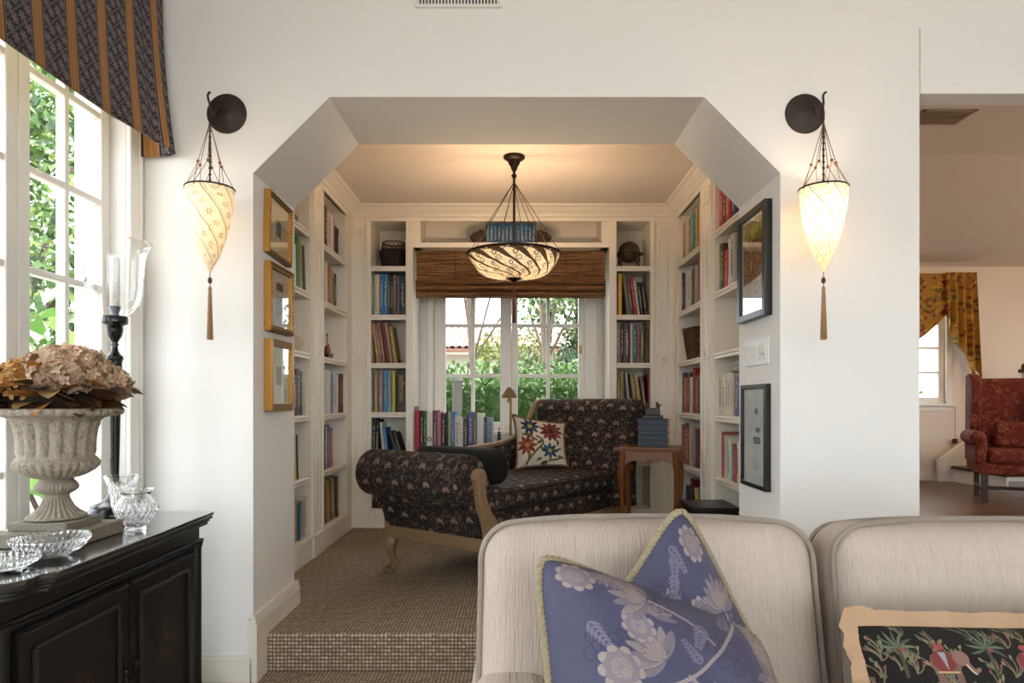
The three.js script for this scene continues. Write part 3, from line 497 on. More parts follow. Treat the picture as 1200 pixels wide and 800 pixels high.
// hanging silk bowl lamp
{
  const D = 4.07, S = F / D, cx = (602.5 - CX) / S, t = thing('hanging_lamp', 'hanging silk bowl lamp with painted swirling petals and a long tassel', 'lamp', [cx, 0, -D]);
  const yy = (p) => H + (CY - p) / S, R = 55 / S;
  part('ceiling_canopy', lathe([[0, yy(203)], [0.006, yy(203)], [0.02, yy(197)], [0.022, yy(195)], [0.034, yy(192)], [0.036, yy(189)], [0.05, yy(187.5)], [0.064, yy(185.5)], [0.064, 2.409], [0, 2.409]], 32), bronze, t);
  part('stem', [rod([0, yy(203), 0], [0, yy(299), 0], 0.008, 10), new THREE.TorusGeometry(0.012, 0.004, 6, 14).translate(0, yy(206), 0)], bronze, t);
  const prof = smoothProfile([[R, yy(298)], [R * 0.965, yy(301.5)], [R * 0.86, yy(311)], [R * 0.74, yy(319)], [R * 0.58, yy(323.5)], [R * 0.3, yy(326)], [0.004, yy(327)]], 30);
  const c = canvas(2048, 512, (g, w, h) => {                   // u round, v down: petals that swirl
    g.fillStyle = '#4a3a28'; g.fillRect(0, 0, w, h); const n = 13;
    for (let k = -6; k < n + 2; k++) {
      const x0 = k * w / n, sx = (v) => x0 + 640 * v, wd = (v) => w / n * 0.42 * Math.sqrt(Math.sin(PI / 2 * Math.min(1, v * 3.2)));
      g.fillStyle = '#efe4c8'; g.beginPath();
      for (let i = 0; i <= 40; i++) { const v = 0.1 + 0.9 * i / 40; g.lineTo(sx(v) - wd(v - 0.1) + 4, v * h); } for (let i = 40; i >= 0; i--) { const v = 0.1 + 0.9 * i / 40; g.lineTo(sx(v) + wd(v - 0.1) - 4, v * h); } g.fill();
      g.strokeStyle = '#3a2a14'; g.fillStyle = '#2e200e'; g.lineWidth = 5;
      for (let i = 0; i < 9; i++) { const v = 0.14 + i * 0.095, x = sx(v) + (i % 2 ? 18 : -16); g.beginPath(); g.arc(x, v * h, i % 2 ? 17 : 24, 0, 7); g.stroke(); for (let q = 0; q < 6; q++) { g.beginPath(); g.arc(x + 12 * Math.cos(q), v * h + 12 * Math.sin(q), 3.2, 0, 7); g.fill(); } }
      for (let i = 0; i < 60; i++) { const v = rr(0.12, 0.98), x = sx(v) + rr(-0.85, 0.85) * wd(v); g.beginPath(); g.arc(x, v * h, 3, 0, 7); g.fill(); }
      g.fillStyle = '#efe4c8'; g.beginPath(); g.arc(x0 + w / n / 2 + 40, 0.075 * h, 11, 0, 7); g.fill();
    }
  });
  const tx = tex(c); tx.repeat.set(1, -1); tx.offset.set(0, 1);
  const shade = phy({ map: tex(c, [1, 1]), roughness: 1, transmission: 0.1, thickness: 0, side: THREE.DoubleSide });
  shade.map.flipY = false;
  part('shade', lathe(prof, 72), shade, t);
  part('rim', new THREE.TorusGeometry(R, 0.007, 8, 64).rotateX(PI / 2).translate(0, yy(298), 0), bronze, t);
  for (let i = 0; i < 8; i++) { const a = i * PI / 4 + 0.3; part('cord', rod([0.006 * Math.cos(a), yy(215), 0.006 * Math.sin(a)], [R * Math.cos(a), yy(298), R * Math.sin(a)], 0.0022, 5), bronze, t); }
  part('bottom_boss', lathe([[0, yy(331)], [0.012, yy(330)], [0.03, yy(328)], [0.055, yy(326)], [0.05, yy(325)], [0, yy(325)]], 20), bronze, t);
  part('tassel', [lathe([[0.003, yy(330)], [0.006, yy(334)], [0.004, yy(338)], [0.007, yy(341)], [0.006, yy(345)], [0.009, yy(352)], [0.012, yy(378)], [0, yy(378)]], 14)], std('#5a3324', 0.8), t);
  const bulb = part('bulb', ball(0.03, 0, 0, 0, 16), std('#fff2dc', 0.5, { emissive: new THREE.Color().setRGB(1, 0.62, 0.32), emissiveIntensity: 1.2 }), t); bulb.position.set(0.1, yy(309), 0);
  const b2 = part('bulb', ball(0.03, 0, 0, 0, 16), bulb.material, t); b2.position.set(-0.1, yy(309), 0);
  for (const x of [0.1, -0.1]) { const l = new THREE.PointLight(new THREE.Color().setRGB(1, 0.70, 0.45), 0.5); l.position.set(x, yy(309), 0); l.castShadow = true; l.shadow.radius = 1.5; t.add(l); }
}

// ---------------------------------------------------------------- pictures and switches on the opening's sides
function picture(label, pos, turn, w, h, fw, frameMat, draw, o = {}) {
  const t = thing('framed_picture', label, 'picture', pos, turn, o.group), d = o.depth ?? 0.03;
  if (o.tilt) t.rotation.set(0, turn, o.tilt, 'YXZ');
  for (const k of [-1, 1]) {
    part('frame_stile', [rbox(fw, h, d, 0.003, k * (w / 2 - fw / 2), 0, d / 2), ...(o.beads ? beads(fw, h, d, k * (w / 2 - fw * 0.35), true) : [])], frameMat, t);
    part('frame_rail', [rbox(w - 2 * fw + 0.002, fw, d, 0.003, 0, k * (h / 2 - fw / 2), d / 2), ...(o.beads ? beads(fw, w, d, k * (h / 2 - fw * 0.35), false) : [])], o.railMat ?? frameMat, t);
  }
  const c = canvas(384, Math.round(384 * (h - 2 * fw) / (w - 2 * fw)), draw);
  part('print', new THREE.PlaneGeometry(w - 2 * fw, h - 2 * fw).translate(0, 0, d * 0.55), std('#ffffff', 0.6, { map: tex(c) }), t);
  part('backing', box(w - fw, h - fw, 0.006, 0, 0, 0.004), darkWood, t);
  part('glazing', box(w - 2 * fw, h - 2 * fw, 0.002, 0, 0, d * 0.7), pictureGlass, t);
}
function beads(fw, len, d, off, vertical) { const g = []; const n = Math.floor(len / 0.014); for (let i = 0; i < n; i++) { const q = -len / 2 + (i + 0.5) * len / n; g.push(new THREE.SphereGeometry(0.0052, 6, 4).translate(vertical ? off : q, vertical ? q : off, d)); } return g; }
const mount = (bg, fn) => (g, w, h) => { g.fillStyle = bg; g.fillRect(0, 0, w, h); for (let i = 0; i < 500; i++) { g.globalAlpha = 0.05; g.fillStyle = rnd() > 0.5 ? '#fff' : '#7a6a50'; g.fillRect(rnd() * w, rnd() * h, rr(1, 8), rr(1, 5)); } g.globalAlpha = 1; fn(g, w, h); };
const sketch = (g, x, y, w, h, base, ink) => { g.fillStyle = base; g.fillRect(x, y, w, h); g.strokeStyle = ink; g.fillStyle = ink; for (let i = 0; i < 90; i++) { g.globalAlpha = rr(0.2, 0.8); g.lineWidth = rr(0.8, 3); g.beginPath(); const a = x + w * rr(0.12, 0.88), b = y + h * rr(0.1, 0.9); g.moveTo(a, b); g.quadraticCurveTo(a + rr(-14, 14), b + rr(-12, 12), a + rr(-18, 18), b + rr(-22, 22)); g.stroke(); } g.globalAlpha = 1; };
const JL = -1.044, JR = 1.041;
picture('gilt-framed small dark engraving on tan mount, highest of three, hung askew', [JL, 1.69, -2.95], PI / 2, 0.285, 0.262, 0.02, gilt, mount('#c9b48e', (g, w, h) => { g.strokeStyle = '#a58a58'; g.lineWidth = 3; g.strokeRect(w * 0.33, h * 0.27, w * 0.32, h * 0.44); sketch(g, w * 0.38, h * 0.32, w * 0.22, h * 0.33, '#5f4d38', '#2c2018'); }), { depth: 0.026, beads: true, railMat: giltDark, tilt: -0.05, group: 'gilt-framed pictures in the opening' });
picture('gilt-framed blue-grey drawing with a small plaque, middle of three', [JL, 1.387, -2.955], PI / 2, 0.29, 0.288, 0.026, gilt, mount('#d2c6b0', (g, w, h) => { g.fillStyle = '#c8d0d0'; g.fillRect(0, h * 0.42, w, h * 0.58); sketch(g, w * 0.28, h * 0.42, w * 0.42, h * 0.38, '#aebcc0', '#4f666e'); sketch(g, w * 0.32, h * 0.2, w * 0.36, h * 0.14, '#7a6040', '#33261a'); }), { depth: 0.03, beads: true, railMat: giltDark, group: 'gilt-framed pictures in the opening' });
picture('wide gilt-framed narrow grey print on pale mount, lowest of three', [JL, 1.06, -2.955], PI / 2, 0.29, 0.302, 0.03, gilt, mount('#d6cfbc', (g, w, h) => { g.fillStyle = '#c2cbb4'; g.fillRect(0, 0, w, h * 0.3); sketch(g, w * 0.3, h * 0.33, w * 0.3, h * 0.34, '#8a8a7e', '#3c3c36'); }), { depth: 0.032, railMat: giltDark, group: 'gilt-framed pictures in the opening' });
picture('black-framed colourful painting, yellow leaves over brown crowd and white ground', [JR, 1.54, -2.955], -PI / 2, 0.345, 0.475, 0.03, blackFrame, (g, w, h) => {
  g.fillStyle = '#e6e4de'; g.fillRect(0, 0, w, h); g.fillStyle = '#6a4a2c'; g.fillRect(18, 18, w - 36, h * 0.62);
  for (let i = 0; i < 700; i++) { const y = rr(0.03, 0.68); g.globalAlpha = rr(0.3, 0.9); g.fillStyle = y < 0.24 ? ['#d0b926', '#ecd93c', '#8f8820', '#a8a22e', '#4c3c18'][rnd() * 5 | 0] : ['#7a4a28', '#4a2f1e', '#a0703c', '#8a5a30', '#2f2018', '#b89a50', '#6a5a4a'][rnd() * 7 | 0]; g.beginPath(); g.ellipse(rr(18, w - 18), y * h, rr(3, 12), rr(6, 28), rr(-0.4, 0.4), 0, 7); g.fill(); }
  g.globalAlpha = 1; g.fillStyle = '#dedcd6'; g.beginPath(); g.moveTo(0, h * 0.7); g.lineTo(w, h * 0.62); g.lineTo(w, h); g.lineTo(0, h); g.fill();
  g.strokeStyle = '#6a625a'; g.lineWidth = 4; for (const [x, r] of [[0.66, 60], [0.3, 46]]) { g.beginPath(); g.arc(w * x, h * 0.7, r, 0, 7); g.stroke(); for (let k = 0; k < 8; k++) { g.beginPath(); g.moveTo(w * x, h * 0.7); g.lineTo(w * x + r * Math.cos(k * 0.785), h * 0.7 + r * Math.sin(k * 0.785)); g.lineWidth = 1.5; g.stroke(); } g.lineWidth = 4; }
}, { depth: 0.034 });
picture('black-framed pale line drawing of an arch with small dark plate', [JR, 0.80, -2.952], -PI / 2, 0.31, 0.445, 0.02, blackFrame, (g, w, h) => {
  g.fillStyle = '#c9cbc8'; g.fillRect(0, 0, w, h); g.strokeStyle = '#77786f'; g.lineWidth = 3; g.beginPath(); g.moveTo(w * 0.35, h * 0.45); g.quadraticCurveTo(w * 0.38, h * 0.26, w * 0.55, h * 0.2); g.quadraticCurveTo(w * 0.78, h * 0.26, w * 0.8, h * 0.45); g.stroke();
  sketch(g, w * 0.5, h * 0.2, w * 0.14, h * 0.07, '#b0b2ae', '#4c4c48'); sketch(g, w * 0.55, h * 0.42, w * 0.2, h * 0.03, '#9a9c98', '#3c3c3a'); g.fillStyle = '#3a3c3c'; g.fillRect(w * 0.46, h * 0.51, w * 0.28, h * 0.07); sketch(g, w * 0.48, h * 0.52, w * 0.24, h * 0.05, '#55585a', '#a8aaa8');
  g.strokeStyle = '#a2a49e'; g.lineWidth = 1; for (let i = 0; i < 60; i++) { const y = h * rr(0.76, 0.86); g.beginPath(); g.moveTo(w * rr(0.3, 0.85), y); g.lineTo(w * rr(0.3, 0.85), y + rr(-3, 3)); g.stroke(); }
}, { depth: 0.026 });
{
  const t = thing('light_switch_panel', 'white four-gang light switch plate between the two black-framed pictures', 'light switch', [JR, 1.16, -2.955], -PI / 2), m = std('#e9e8e4', 0.35);
  part('plate', [rbox(0.138, 0.11, 0.007, 0.003, -0.071, 0, 0.0035), rbox(0.138, 0.11, 0.007, 0.003, 0.071, 0, 0.0035)], m, t);
  for (let i = 0; i < 4; i++) { const r = part('rocker', rbox(0.036, 0.068, 0.007, 0.003, 0, 0, 0), m, t); r.position.set(-0.106 + i * 0.0705, 0, 0.009); r.rotation.x = 0.07; }
  part('dimmer_knob', cyl(0.013, 0.014, 0.02, 0, 0, 0, 20).rotateX(PI / 2).translate(0.106, -0.003, 0.02), std('#cfccbe', 0.4), t);
}

// ---------------------------------------------------------------- chaise longue (local x: foot to head, +z: near side)
const tapestry = canvas(1024, 1024, (g, w, h) => {
  g.fillStyle = '#17110f'; g.fillRect(0, 0, w, h);
  const wrap = (fn, x, y) => { for (const ox of [0, -w, w]) for (const oy of [0, -h, h]) { g.save(); g.translate(x + ox, y + oy); fn(); g.restore(); } };
  for (let i = 0; i < 2600; i++) {
    const a = rnd() * 6.3, c = ['#6e5a48', '#564438', '#80705c', '#4a3a34', '#8a7664', '#3c342e'][rnd() * 6 | 0], r1 = rr(5, 13), s = rnd() > 0.5 ? 1 : -1;
    wrap(() => { g.rotate(a); g.strokeStyle = c; g.lineWidth = rr(2, 4.5); g.beginPath(); g.moveTo(0, 0); g.quadraticCurveTo(r1, s * r1, 2 * r1, 0); g.quadraticCurveTo(2.2 * r1, -s * r1, 1.4 * r1, -s * r1 * 0.8); g.stroke(); }, rnd() * w, rnd() * h);
  }
  for (let j = 0; j < 6; j++) for (let i = 0; i < 5; i++) {
    const x = (i + 0.5 + (j % 2) * 0.5 + rr(-0.12, 0.12)) * w / 5, y = (j + 0.5 + rr(-0.15, 0.15)) * h / 6, col = ['#7a4e4a', '#6d5c52', '#84685a', '#5c4240'][(i * 2 + j) % 4];
    wrap(() => { for (let k = 0; k < 11; k++) { g.save(); g.rotate(-PI / 2 + (k - 5) * 0.34); g.fillStyle = k % 2 ? col : mixc(col, '#d0b8a0', 0.3); g.beginPath(); g.ellipse(24, 0, 21, 5, 0, 0, 7); g.fill(); g.restore(); } g.fillStyle = '#2a1c18'; g.beginPath(); g.arc(0, 0, 8, 0, 7); g.fill(); }, x % w, y);
  }
});
const tapestryMat = std('#ffffff', 0.9, { map: tex(tapestry, [1.75, 1.75]), bumpMap: tex(fineNoise, [7, 7], false), bumpScale: 0.002 });
const welt = std('#17120f', 0.9);
{
  const W = 0.66, t = thing('chaise_longue', 'dark tapestry chaise longue with pale carved wood frame and rolled arm', 'chaise longue', [-0.19, 0, -3.38], Math.acos(0.6));
  const across = (pts, z0 = -W, z1 = 0, bev = 0.012) => boxUV(ext(shapeOf(pts), z1 - z0 - 2 * bev, bev).translate(0, 0, z0 + bev));
  const arc = (cx, cy, r, a0, a1, n = 14) => Array.from({ length: n + 1 }, (_, i) => { const a = (a0 + (a1 - a0) * i / n) * PI / 180; return [cx + r * Math.cos(a), cy + r * Math.sin(a)]; });
  const soft = (g) => { g = mergeVertices((() => { const q = g.clone(); q.deleteAttribute('uv'); q.deleteAttribute('normal'); return q; })(), 1e-4); g.computeVertexNormals(); return g; };
  // foot arm: concave outer face, roll outwards, inner slope
  const armPts = [[0.05, 0.25], [0.025, 0.33], [-0.005, 0.40], [-0.035, 0.445], ...arc(-0.075, 0.565, 0.108, -80, -350, 26).filter(([, y]) => y > 0), [0.085, 0.53], [0.13, 0.45], [0.15, 0.25]];
  const armPts2 = [[0.05, 0.25], [0.022, 0.33], [-0.01, 0.40], [-0.05, 0.452], ...arc(-0.065, 0.565, 0.112, 265, 20, 26), [0.08, 0.54], [0.125, 0.46], [0.15, 0.25]];
  part('rolled_arm', across(armPts2, -W - 0.05, 0.0), tapestryMat, t);
  part('seat_base', boxUV(rbox(1.42, 0.13, W - 0.02, 0.02, 0.82, 0.31, -W / 2)), tapestryMat, t);
  // seat cushion, domed
  const cu = new RoundedBoxGeometry(1.3, 0.125, W + 0.015, 6, 0.05); { const p = cu.attributes.position; for (let i = 0; i < p.count; i++) { const x = p.getX(i) / 0.65, z = p.getZ(i) / (W / 2), y = p.getY(i); p.setY(i, y + (y > 0 ? 0.022 * (1 - x * x) * (1 - z * z) : 0)); } cu.computeVertexNormals(); }
  const cush = part('seat_cushion', boxUV(cu.translate(0.80, 0.43, -W / 2)), tapestryMat, t);
  const ring = (x0, x1, z0, z1, y, r) => tube([[x0 + r, y, z1], [(x0 + x1) / 2, y, z1], [x1 - r, y, z1], [x1, y, z1 - r], [x1, y, (z0 + z1) / 2], [x1, y, z0 + r], [x1 - r, y, z0], [(x0 + x1) / 2, y, z0], [x0 + r, y, z0], [x0, y, z0 + r], [x0, y, (z0 + z1) / 2], [x0, y, z1 - r]], 0.0055, 90, 6, true);
  part('welt', [ring(0.155, 1.445, -W, 0.004, 0.474, 0.05), ring(0.155, 1.445, -W, 0.004, 0.386, 0.05)], welt, cush);
  // head: leaning, rolled backwards at the top
  const headPts = [[1.36, 0.30], [1.37, 0.48], [1.40, 0.62], [1.435, 0.76], ...arc(1.52, 0.85, 0.095, 160, 0, 14), ...arc(1.52, 0.85, 0.095, 0, -70, 6), [1.50, 0.70], [1.47, 0.50], [1.48, 0.28]];
  part('backrest', across(headPts, -W + 0.01, 0.11, 0.022), tapestryMat, t);
  // far side arm with wooden top rail
  part('side_panel', boxUV(ext(shapeOf([[0.62, 0.36], [0.62, 0.60], [0.8, 0.628], [1.05, 0.645], [1.25, 0.70], [1.42, 0.84], [1.46, 0.36]]), 0.03, 0.012).translate(0, 0, -W - 0.045)), tapestryMat, t);
  part('top_rail', tube([[0.56, 0.46, -W - 0.03], [0.565, 0.56, -W - 0.03], [0.62, 0.625, -W - 0.03], [0.8, 0.648, -W - 0.03], [1.05, 0.665, -W - 0.03], [1.25, 0.72, -W - 0.03], [1.39, 0.84, -W - 0.03], [1.46, 0.93, -W - 0.03], [1.53, 0.955, -W - 0.03]], 0.02, 60, 10), paleWood, t);
  // wood: rails, scrolled posts at the foot, legs
  part('rail', [rbox(0.04, 0.07, W + 0.02, 0.008, 0.045, 0.225, -W / 2), rbox(1.44, 0.07, 0.035, 0.008, 0.78, 0.225, 0.0), rbox(1.44, 0.07, 0.035, 0.008, 0.78, 0.225, -W), rbox(0.04, 0.07, W, 0.008, 1.48, 0.225, -W / 2)], paleWood, t);
  for (const z of [0.004, -W - 0.05]) {
    const pts = [[-0.058, 0.57], [-0.045, 0.605], [-0.01, 0.61], [0.01, 0.58], [0.004, 0.53], [0.016, 0.46], [0.055, 0.39], [0.10, 0.33], [0.116, 0.19], [0.03, 0.19], [0.035, 0.27], [0.02, 0.34], [-0.012, 0.41], [-0.03, 0.47], [-0.036, 0.53]];
    const s = new THREE.Shape(); s.moveTo(...pts[0]); s.splineThru(pts.slice(1, 9).map((p) => new THREE.Vector2(...p))); s.lineTo(...pts[9]); s.splineThru(pts.slice(10).map((p) => new THREE.Vector2(...p))); s.closePath();
    const post = part('scroll_post', ext(s, 0.03, 0.007, 10).translate(0, 0, z), paleWood, t);
    part('carved_block', [rbox(0.075, 0.075, 0.05, 0.006, 0.066, 0.225, z + 0.018), rbox(0.075, 0.05, 0.048, 0.006, 0.066, 0.305, z + 0.016)], paleWood, post);
    part('carving', [new THREE.TorusGeometry(0.018, 0.004, 6, 16).translate(0.066, 0.225, z + 0.045), ball(0.008, 0.066, 0.225, z + 0.045, 8), new THREE.TorusGeometry(0.012, 0.003, 6, 14).translate(0.066, 0.305, z + 0.042), new THREE.TorusGeometry(0.02, 0.006, 8, 18).translate(-0.022, 0.578, z + 0.036)], paleWood, post);
  }
  const leg = (x, z, s) => {                                    // cabriole
    const path = [[0, 0.19], [0.022 * s, 0.15], [0.018 * s, 0.10], [-0.008 * s, 0.05], [-0.012 * s, 0.025], [0.02 * s, 0.0]], g = new THREE.TubeGeometry(new THREE.CatmullRomCurve3(path.map(([a, y]) => V(x + a, y + 0.016, z))), 28, 1, 10), p = g.attributes.position;
    const c = new THREE.CatmullRomCurve3(path.map(([a, y]) => V(x + a, y + 0.016, z))), prof = [0.04, 0.044, 0.034, 0.024, 0.02, 0.023, 0.03];
    for (let i = 0; i <= 28; i++) { const q = c.getPointAt(i / 28), f = i / 28 * 6, k = Math.min(5, f | 0), r = prof[k] + (prof[k + 1] - prof[k]) * (f - k); for (let j = 0; j <= 10; j++) { const n = i * 11 + j; p.setXYZ(n, q.x + (p.getX(n) - q.x) * r, Math.max(0.001, q.y + (p.getY(n) - q.y) * Math.min(r, 0.02)), q.z + (p.getZ(n) - q.z) * r); } }
    g.computeVertexNormals(); return part('leg', [g, rbox(0.06, 0.022, 0.055, 0.009, x + 0.026 * s, 0.011, z)], paleWood, t);
  };
  leg(0.06, 0.012, -1); leg(0.06, -W - 0.02, -1); leg(1.44, 0.0, 1); leg(1.44, -W, 1);
}
function placeLocal(lx, ly, lz) { return [-0.19 + 0.6 * lx + 0.8 * lz, ly, -3.38 - 0.8 * lx + 0.6 * lz]; }
{ // black bolster against the foot arm
  const g = new RoundedBoxGeometry(0.22, 0.19, 0.58, 5, 0.07), p = g.attributes.position;
  for (let i = 0; i < p.count; i++) { const n = noise.noise(p.getX(i) * 9, p.getY(i) * 9, p.getZ(i) * 9); p.setXYZ(i, p.getX(i) + n * 0.012, p.getY(i) + n * 0.01, p.getZ(i)); } g.computeVertexNormals();
  const o = solo('bolster_cushion', g, std('#060506', 1), 'black velvet bolster cushion lying on the chaise against its rolled arm', 'cushion');
  o.position.set(...placeLocal(0.225, 0.60, -0.33)); o.rotation.y = Math.acos(0.6);
}
// pillow from four corners: a grid, bulged along its normal and pinched at the edges
let ROUND = 0.06;
function soften(u, v) {                                         // sides drawn in between the corners, corners rounded
  const k = ROUND * Math.pow(Math.abs(2 * u - 1) * Math.abs(2 * v - 1), 5);
  return [u + (0.045 * Math.sin(PI * v) + k) * (0.5 - u) * 1.0 + k * (0.5 - u), v + (0.045 * Math.sin(PI * u) + k) * (0.5 - v) + k * (0.5 - v)];
}
function pillowGeo(c, thick, n = 22, uvs = 1) {
  const [a, b, d, e] = c.map((p) => p.isVector3 ? p : V(...p)), nrm = b.clone().sub(a).cross(e.clone().sub(a)).normalize(), pos = [], uv = [], idx = [];
  for (const s of [1, -1]) {
    const base = pos.length / 3;
    for (let j = 0; j <= n; j++) for (let i = 0; i <= n; i++) {
      const u = i / n, v = j / n, eu = 1 - Math.pow(Math.abs(2 * u - 1), 3), ev = 1 - Math.pow(Math.abs(2 * v - 1), 3);
      const [pu, pv] = soften(u, v);
      const q = a.clone().multiplyScalar((1 - pu) * (1 - pv)).addScaledVector(b, pu * (1 - pv)).addScaledVector(d, pu * pv).addScaledVector(e, (1 - pu) * pv);
      q.addScaledVector(nrm, s * thick / 2 * Math.pow(Math.max(0, eu * ev), 0.62) * (1 + 0.1 * noise.noise(u * 5, v * 5, s)));
      pos.push(q.x, q.y, q.z); uv.push(u * uvs, v * uvs);
    }
    for (let j = 0; j < n; j++) for (let i = 0; i < n; i++) { const k = base + j * (n + 1) + i, q = [k, k + 1, k + n + 2, k, k + n + 2, k + n + 1]; idx.push(...(s > 0 ? q : q.reverse())); }
  }
  const g = new THREE.BufferGeometry(); g.setAttribute('position', new THREE.Float32BufferAttribute(pos, 3)); g.setAttribute('uv', new THREE.Float32BufferAttribute(uv, 2)); g.setIndex(idx); g.computeVertexNormals(); return g;
}
function edgePath(c, per = 10) {
  const [a, b, d, e] = c.map((p) => p.isVector3 ? p : V(...p)), out = [];
  for (let k = 0; k < 4; k++) for (let i = 0; i < per; i++) {
    const f = i / per, [u, v] = soften(...[[f, 0], [1, f], [1 - f, 1], [0, 1 - f]][k]);
    out.push(a.clone().multiplyScalar((1 - u) * (1 - v)).addScaledVector(b, u * (1 - v)).addScaledVector(d, u * v).addScaledVector(e, (1 - u) * v));
  }
  return out;
}
function twistedCord(pts, r, n, turns) {
  const curve = new THREE.CatmullRomCurve3(pts, true), k = 14, g = new THREE.TubeGeometry(curve, n, r, k, true), p = g.attributes.position;
  for (let i = 0; i <= n; i++) { const q = curve.getPointAt((i % n) / n), sl = i / n * turns * 2 * PI; for (let j = 0; j <= k; j++) { const m = i * (k + 1) + j, f = 0.62 + 0.5 * Math.abs(Math.cos((j / k * 2 * PI + sl) * 1.5)); p.setXYZ(m, q.x + (p.getX(m) - q.x) * f, q.y + (p.getY(m) - q.y) * f, q.z + (p.getZ(m) - q.z) * f); } }
  g.computeVertexNormals(); return g;
}
ROUND = -0.03;
{ // embroidered flower pillow in the corner of the chaise
  const S = 4.62, P = (x, y, d) => at(x, y, d), c = [P(606, 548, 4.56), P(664, 545, 4.56), P(661, 497, 4.70), P(603, 488, 4.70)];
  const art = canvas(512, 512, (g, w, h) => {
    g.fillStyle = '#d2c7b2'; g.fillRect(0, 0, w, h);
    g.strokeStyle = '#5a5530'; g.lineWidth = 20; for (const q of [[90, 500, 190, 380, 250, 330], [250, 330, 330, 250, 210, 210], [250, 340, 380, 400, 470, 330], [60, 190, 150, 210, 220, 260], [330, 470, 420, 470, 470, 430]]) { g.beginPath(); g.moveTo(q[0], q[1]); g.quadraticCurveTo(q[2], q[3], q[4], q[5]); g.stroke(); }
    const leaf = (x, y, a, l, col) => { g.save(); g.translate(x, y); g.rotate(a); g.fillStyle = col; g.beginPath(); g.moveTo(0, 0); g.quadraticCurveTo(l / 2, -l * 0.36, l, 0); g.quadraticCurveTo(l / 2, l * 0.36, 0, 0); g.fill(); g.restore(); };
    for (const q of [[210, 300, -0.6, 90, '#56502a'], [280, 330, 0.7, 90, '#4a4a2c'], [180, 210, 3.4, 100, '#6a5a34'], [120, 460, -1.3, 80, '#5a5a30'], [420, 420, 0.3, 80, '#5a5a30'], [330, 480, 2.9, 90, '#3f4a34'], [440, 230, 1.6, 80, '#4d5030'], [200, 470, -0.4, 70, '#605a30']]) leaf(...q);
    const flower = (x, y, r, n, cols, mid) => { for (let k = 0; k < n; k++) leaf(x, y, k * 2 * PI / n, r, cols[k % cols.length]); g.fillStyle = mid; g.beginPath(); g.arc(x, y, r * 0.22, 0, 7); g.fill(); };
    flower(370, 140, 128, 11, ['#6e2a2a', '#843a36', '#5c2022'], '#3c1618'); flower(110, 310, 112, 9, ['#84362e', '#6c2826', '#984a3c'], '#a8883c'); flower(150, 100, 108, 9, ['#22384e', '#2c4a62', '#1b2a3c'], '#b09a54'); flower(350, 370, 96, 8, ['#2c4460', '#23364e', '#3a5a70'], '#b89a44');
  });
  const t = thing('flower_pillow', 'cream pillow embroidered with red and blue flowers on the chaise', 'pillow');
  part('pillow_cover', pillowGeo(c, 0.13), std('#ffffff', 0.9, { map: tex(art), bumpMap: tex(fineNoise, [6, 6], false), bumpScale: 0.001 }), t);
  part('fringe', twistedCord(edgePath(c), 0.008, 240, 60), std('#6a4a3a', 0.9), t);
}
